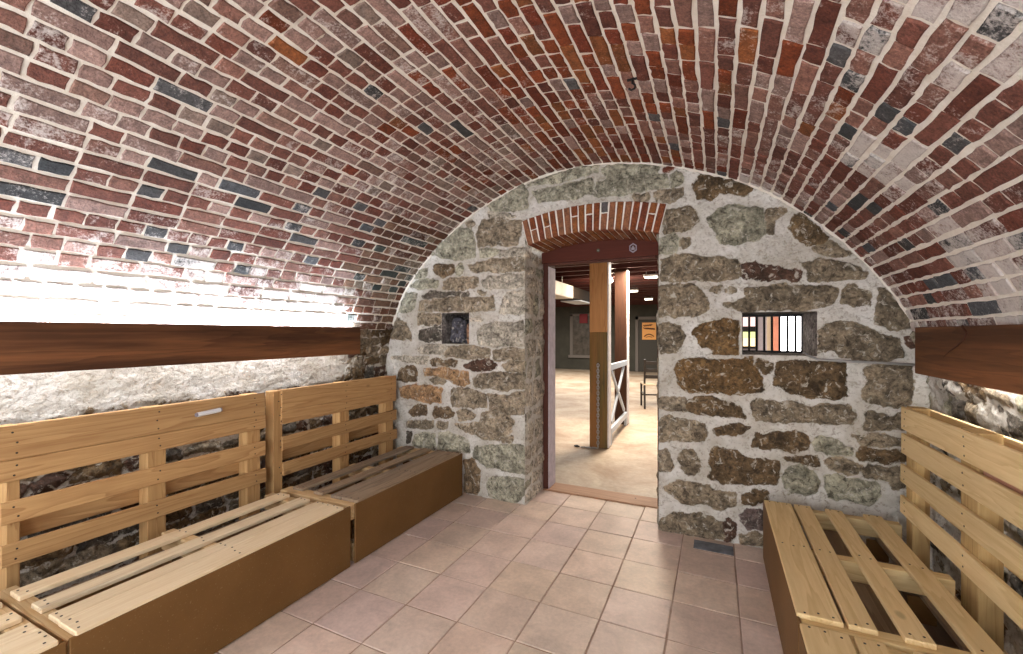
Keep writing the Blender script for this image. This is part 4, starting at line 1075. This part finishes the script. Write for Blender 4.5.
# chain with its hook
root = empty('chain', (-1.31, 5.27, 0)); tag(root, 'steel chain hanging down the mossy timber post to the floor', 'chain')
L = root.location
mb = MB(); z = 1.02; k = 0
while z > 0.03:
    pts = []
    for i in range(12):
        a = 2 * math.pi * i / 12
        u, v = 0.013 * math.cos(a), 0.024 * math.sin(a)
        pts.append((-1.312 + (u if k % 2 == 0 else 0), 5.255 + (u if k % 2 else 0), z + v))
    mb.tube(pts, 0.006, 6, closed=True); z -= 0.034; k += 1
for k in range(7):
    pts = []
    for i in range(12):
        a = 2 * math.pi * i / 12
        pts.append((-1.33 - k * 0.028 + 0.020 * math.cos(a), 5.235 - 0.004 * k + 0.012 * math.sin(a), 0.008 + 0.004 * (k % 2)))
    mb.tube(pts, 0.006, 6, closed=True)
o = mb.build('links', M['steel'], root, smooth=True); o.location = -L
mb = MB(); mb.cyl((-1.312, 5.274, 1.04), (-1.312, 5.258, 1.05), 0.008, 8); o = mb.build('hook', M['black'], root); o.location = -L
mb = MB(); mb.tube([(-1.53, 5.21, 0.012), (-1.57, 5.20, 0.012), (-1.595, 5.215, 0.012), (-1.585, 5.24, 0.012), (-1.555, 5.24, 0.012)], 0.009, 8); o = mb.build('hook', M['black'], root, smooth=True); o.location = -L
# chair
root = empty('dining_chair', (-1.10, 8.62, 0), R(196)); tag(root, 'black ladder-back chair behind the right door jamb in the hall', 'chair')
for sx in (-1, 1):
    mb = MB(); mb.bar((sx * 0.18, -0.19, 0), (sx * 0.18, -0.19, 0.44), 0.035, 0.035, 0.004); mb.build('leg', M['chair'], root)
    mb = MB(); mb.bar((sx * 0.17, 0.22, 0), (sx * 0.17, 0.18, 0.45), 0.035, 0.035, 0.004); mb.bar((sx * 0.17, 0.18, 0.45), (sx * 0.17, 0.25, 0.93), 0.035, 0.03, 0.004); mb.build('leg', M['chair'], root)
mb = MB(); mb.box(-0.20, 0.20, -0.21, 0.20, 0.435, 0.475, 0.01); mb.build('seat', M['cushion'], root)
mb = MB()
for z in (0.60, 0.72, 0.86): mb.box(-0.165, 0.165, 0.20 + (z - .45) * .14 - 0.012, 0.20 + (z - .45) * .14 + 0.012, z - 0.03, z + 0.035, 0.004)
mb.build('back_slats', M['chair'], root)
mb = MB(); mb.box(-0.18, 0.18, -0.20, -0.18, 0.20, 0.225); mb.box(-0.18, -0.16, -0.19, 0.2, 0.26, 0.28); mb.box(0.16, 0.18, -0.19, 0.2, 0.26, 0.28); mb.build('stretcher', M['chair'], root)
# far door with its frame and the orange sign
d2 = empty('door_2', (-2.05, 16.4, 0)); st(d2, 'dark olive door in the far wall of the hall', 'door')
mb = MB(); mb.box(-0.52, 0.52, -0.045, -0.0005, 0.005, 1.90, 0.005); mb.build('door_leaf', M['hall_door'], d2)
mb = MB(); mb.box(-0.64, -0.53, -0.06, -0.0005, 0, 2.02, 0.005); mb.box(0.53, 0.64, -0.06, -0.0005, 0, 2.02, 0.005); mb.box(-0.64, 0.64, -0.06, -0.0005, 1.91, 2.02, 0.005); mb.build('door_frame', M['hall_trim'], d2)
sg = empty('sign', (-2.20, 16.35, 1.18)); tag(sg, 'orange sign with dark lettering on the far olive door', 'sign')
mb = MB(); mb.box(-0.245, 0.245, -0.012, 0.0, 0, 0.62, 0.003); mb.build('sign_board', M['sign'], sg)
mb = MB()
def stroke(pts, r): mb.tube([(x, -0.014, z) for x, z in pts], r, 6)
stroke([(-0.20 + i * 0.012, 0.50 + 0.030 * math.sin(i * 1.1) + 0.0012 * i) for i in range(24)], 0.013)
stroke([(-0.13 + i * 0.013, 0.41 + 0.028 * math.sin(i * 1.4 + 1) - 0.001 * i) for i in range(26)], 0.017)
stroke([(-0.20, 0.44), (-0.16, 0.40), (-0.10, 0.39)], 0.014); stroke([(0.05, 0.53), (0.09, 0.56), (0.12, 0.53)], 0.012)
stroke([(-0.17 + 0.34 * i / 14, 0.11 + 0.085 * math.sin(math.pi * i / 14)) for i in range(15)], 0.018)
stroke([(-0.11 + 0.22 * i / 14, 0.08 + 0.03 * math.sin(math.pi * i / 14)) for i in range(15)], 0.010)
mb.build('lettering', M['ink'], sg)
# far window-like panel, left
w2 = empty('window_2', (-4.78, 16.4, 0)); st(w2, 'dark window with grey trim in the far wall of the hall', 'window')
mb = MB(); mb.box(-0.42, -0.30, -0.05, -0.0005, 0.55, 2.15, 0.004); mb.box(0.62, 0.74, -0.05, -0.0005, 0.55, 2.15, 0.004); mb.box(-0.42, 0.74, -0.05, -0.0005, 2.08, 2.18, 0.004); mb.box(-0.48, 0.80, -0.08, -0.0005, 0.45, 0.56, 0.004); mb.build('window_frame', M['hall_trim'], w2)
mb = MB(); mb.box(-0.30, 0.62, -0.02, -0.0005, 0.56, 2.08); mb.build('pane', plain('dim_glass', (0.10, 0.085, 0.07), 0.3, nz=0.6, nscale=6), w2)
mb = MB(); mb.box(-4.80, -4.48, 16.30, 16.345, 1.80, 2.16, 0.01); mb.box(-4.76, -4.52, 16.285, 16.30, 1.86, 2.10, 0.006)
o = mb.build('wall_box', M['red_box']); tag(o, 'dull red box mounted over the far window in the hall', 'box')
# duct under the ceiling, with its sooty end
dc = empty('duct', (-2.5, 7.6, 2.06)); tag(dc, 'white wrapped box duct hanging under the hall ceiling at left', 'duct')
L = dc.location
mb = MB(); mb.box(-2.78, -2.44, 3.95, 7.9, 2.07, 2.31, 0.012); o = mb.build('casing', M['duct'], dc); o.location = -L
mb = MB(); mb.box(-2.76, -2.425, 7.905, 9.15, 2.08, 2.30, 0.012); o = mb.build('end_section', M['soot'], dc); o.location = -L; o['label'] = 'sooty dark end of the duct'
mb = MB(); mb.box(-2.80, -2.40, 8.2, 9.2, 2.045, 2.069, 0.004); o = mb.build('bracket', M['rail'], dc); o.location = -L
for y in (6.2, 7.7):
    mb = MB(); mb.cyl((-2.60, y, 2.31), (-2.60, y, HC), 0.008, 8); o = mb.build('hanger', M['steel'], dc); o.location = -L
mb = MB(); mb.cyl((-2.46, 6.82, 1.50), (-2.46, 6.82, 2.069), 0.022, 12, 0, 0.034); o = mb.build('hanging_pipe', M['white']); tag(o, 'short white pipe hanging below the white duct', 'pipe')
# lamps under the ceiling of the hall
def tube_lamp(x, y, z, label):
    r_ = empty('ceiling_lamp', (x, y, z)); tag(r_, label, 'lamp', 'lamps under the hall ceiling')
    mb = MB(); mb.box(-0.12, 0.12, -0.05, 0.06, 0.02, 0.06, 0.006); mb.build('housing', M['white'], r_)
    mb = MB(); mb.box(-0.105, 0.105, -0.045, 0.045, 0.0, 0.0195, 0.006); mb.build('diffuser', M['lamp'], r_)
    mb = MB(); mb.cyl((-0.08, 0, 0.06), (-0.08, 0, HC - z), 0.006, 6); mb.cyl((0.08, 0, 0.06), (0.08, 0, HC - z), 0.006, 6); mb.build('hanger', M['steel'], r_)
LAMP_L = 'bright lamp among the hall joists, seen right of the dark post'
for (x, y, z) in ((-1.72, 10.1, 2.36), (-1.00, 7.68, 2.36), (-1.72, 12.7, 2.36)): tube_lamp(x, y, z, LAMP_L)
bb = empty('bulb_lamp', (-1.72, 7.75, 2.42)); tag(bb, 'round glowing bulb between the two timber posts under the hall ceiling', 'lamp')
bm = bmesh.new(); bmesh.ops.create_uvsphere(bm, u_segments=20, v_segments=12, radius=0.055); me = bpy.data.meshes.new('bulb'); bm.to_mesh(me); bm.free()
me.materials.append(M['lamp']); o = bpy.data.objects.new('bulb', me); link(o, bb); o.location = (0, 0, -0.05)
mb = MB(); mb.cyl((0, 0, 0.0), (0, 0, 0.06), 0.022, 12); mb.cyl((0, 0, 0.06), (0, 0, HC - 2.42), 0.008, 8); mb.build('socket', M['black'], bb)
# things seen through the barred opening
st(MB().box(0.35, 2.2, 8.2, 8.26, 0, HC - 0.25).build('wall_partition', M['lav']), 'lavender grey partition beyond the barred opening')
w3 = empty('window_3', (1.06, 8.2, 0)); st(w3, 'bright daylight window beyond the barred opening', 'window')
mb = MB(); mb.box(-0.17, 0.19, -0.03, -0.0005, 0.92, 1.98, 0.002); mb.build('pane', M['daylight'], w3)
mb = MB(); mb.box(-0.20, -0.17, -0.045, -0.0005, 0.9, 2.0); mb.box(0.19, 0.22, -0.045, -0.0005, 0.9, 2.0); mb.box(-0.20, 0.22, -0.045, -0.0005, 1.98, 2.01); mb.box(-0.2, 0.22, -0.045, -0.0005, 0.89, 0.92); mb.box(-0.17, 0.19, -0.036, -0.0305, 1.17, 1.182); mb.build('window_frame', M['white'], w3)
mb = MB(); mb.box(0.780, 0.850, 7.55, 7.66, 0, HC - 0.245, 0.006); o = mb.build('painted_post', M['salmon']); tag(o, 'salmon painted post behind the window bars', 'post')
mb = MB(); mb.box(0.700, 0.755, 7.55, 7.62, 0, HC - 0.245, 0.004); o = mb.build('painted_post', M['tan']); tag(o, 'narrow tan post left of the wider salmon post behind the bars', 'post')
pc = empty('lit_picture', (0.51, 8.19, 1.10)); tag(pc, 'yellow and green lit picture in a dark frame behind the window bars', 'picture')
mb = MB(); mb.box(-0.13, 0.09, -0.03, 0.005, 0.06, 0.62, 0.004); mb.build('picture_frame', M['black'], pc)
mb = MB(); mb.box(-0.115, 0.075, -0.033, -0.0305, 0.10, 0.24); mb.build('glow_panel', M['screen_y'], pc)
mb = MB(); mb.box(-0.115, 0.075, -0.033, -0.0305, 0.242, 0.34); mb.build('glow_panel', M['screen_g'], pc)
mb = MB(); mb.box(-0.115, 0.075, -0.033, -0.0305, 0.43, 0.59); mb.build('glow_panel', M['screen_p'], pc)

# ------------------------------------------------------------------ lights
def area(name, loc, rot, sx, sy, e, c=(1, 1, 1), spread=180):
    l = bpy.data.lights.new(name, 'AREA'); l.shape = 'RECTANGLE'; l.size = sx; l.size_y = sy
    l.energy = e; l.color = c; l.spread = R(spread)
    o = bpy.data.objects.new(name, l); link(o); o.location = loc; o.rotation_euler = rot
    return o
YC = (Y0 + 2.74) / 2; LY = 2.74 - Y0
area('strip_light_left_up', (-2.788, YC, 1.445), (R(180), 0, 0), 0.02, LY, 36, (0.82, 0.89, 1.0))
area('strip_light_left_down', (-2.788, YC, 1.420), (0, 0, 0), 0.02, LY, 9.5, (0.93, 0.96, 1.0))
area('strip_light_right_up', (1.043, 0.75, 1.317), (R(180), 0, 0), 0.012, 4.3, 30, (1.0, 0.97, 0.92))
area('strip_light_right_down', (1.043, 0.75, 1.296), (0, 0, 0), 0.012, 4.3, 11, (1.0, 0.98, 0.95))
def pt(name, loc, e, r_, c):
    l = bpy.data.lights.new(name, 'POINT'); l.energy = e; l.shadow_soft_size = r_; l.color = c
    o = bpy.data.objects.new(name, l); link(o); o.location = loc
    return o
pt('bulb_light', (-1.72, 7.75, 2.28), 30, 0.08, (1.0, 0.82, 0.62))
area('hall_light_far', (-3.5, 12.0, 2.38), (0, 0, 0), 5.0, 4.0, 165, (1.0, 0.93, 0.84))
area('hall_light_near', (-0.95, 6.6, 2.38), (0, 0, 0), 0.6, 0.6, 66, (1.0, 0.86, 0.70))
area('hall_light_side', (1.6, 5.8, 2.38), (0, 0, 0), 1.2, 1.2, 22, (1.0, 0.95, 0.92))

wd = bpy.data.worlds.new('World'); sc.world = wd; wd.use_nodes = True
bg = wd.node_tree.nodes['Background']; bg.inputs[0].default_value = (0.95, 0.97, 1.0, 1); bg.inputs[1].default_value = 2.0  # even fill light added, entering by the open rear of the vault

# ------------------------------------------------------------------ camera
cam = bpy.data.cameras.new('camera'); co = bpy.data.objects.new('camera', cam); link(co)
cam.sensor_fit = 'HORIZONTAL'; cam.sensor_width = 36.0
F = 432.0
cam.lens = 36.0 * F / 1023
cam.shift_y = (333 - 327) / 1023
cam.clip_start = 0.02; cam.clip_end = 100
co.location = (0, 0, 1.42)
co.rotation_euler = (R(90), 0, math.atan((716 - 511.5) / F))
sc.camera = co
vs_ = sc.view_settings
vs_.view_transform = 'Standard'; vs_.look = 'None'; vs_.gamma = 1.0; vs_.use_curve_mapping = False; vs_.exposure = 1.42
sc.cycles.use_denoising = True
sc.cycles.max_bounces = 8; sc.cycles.diffuse_bounces = 6
sc.cycles.sample_clamp_indirect = 6.0
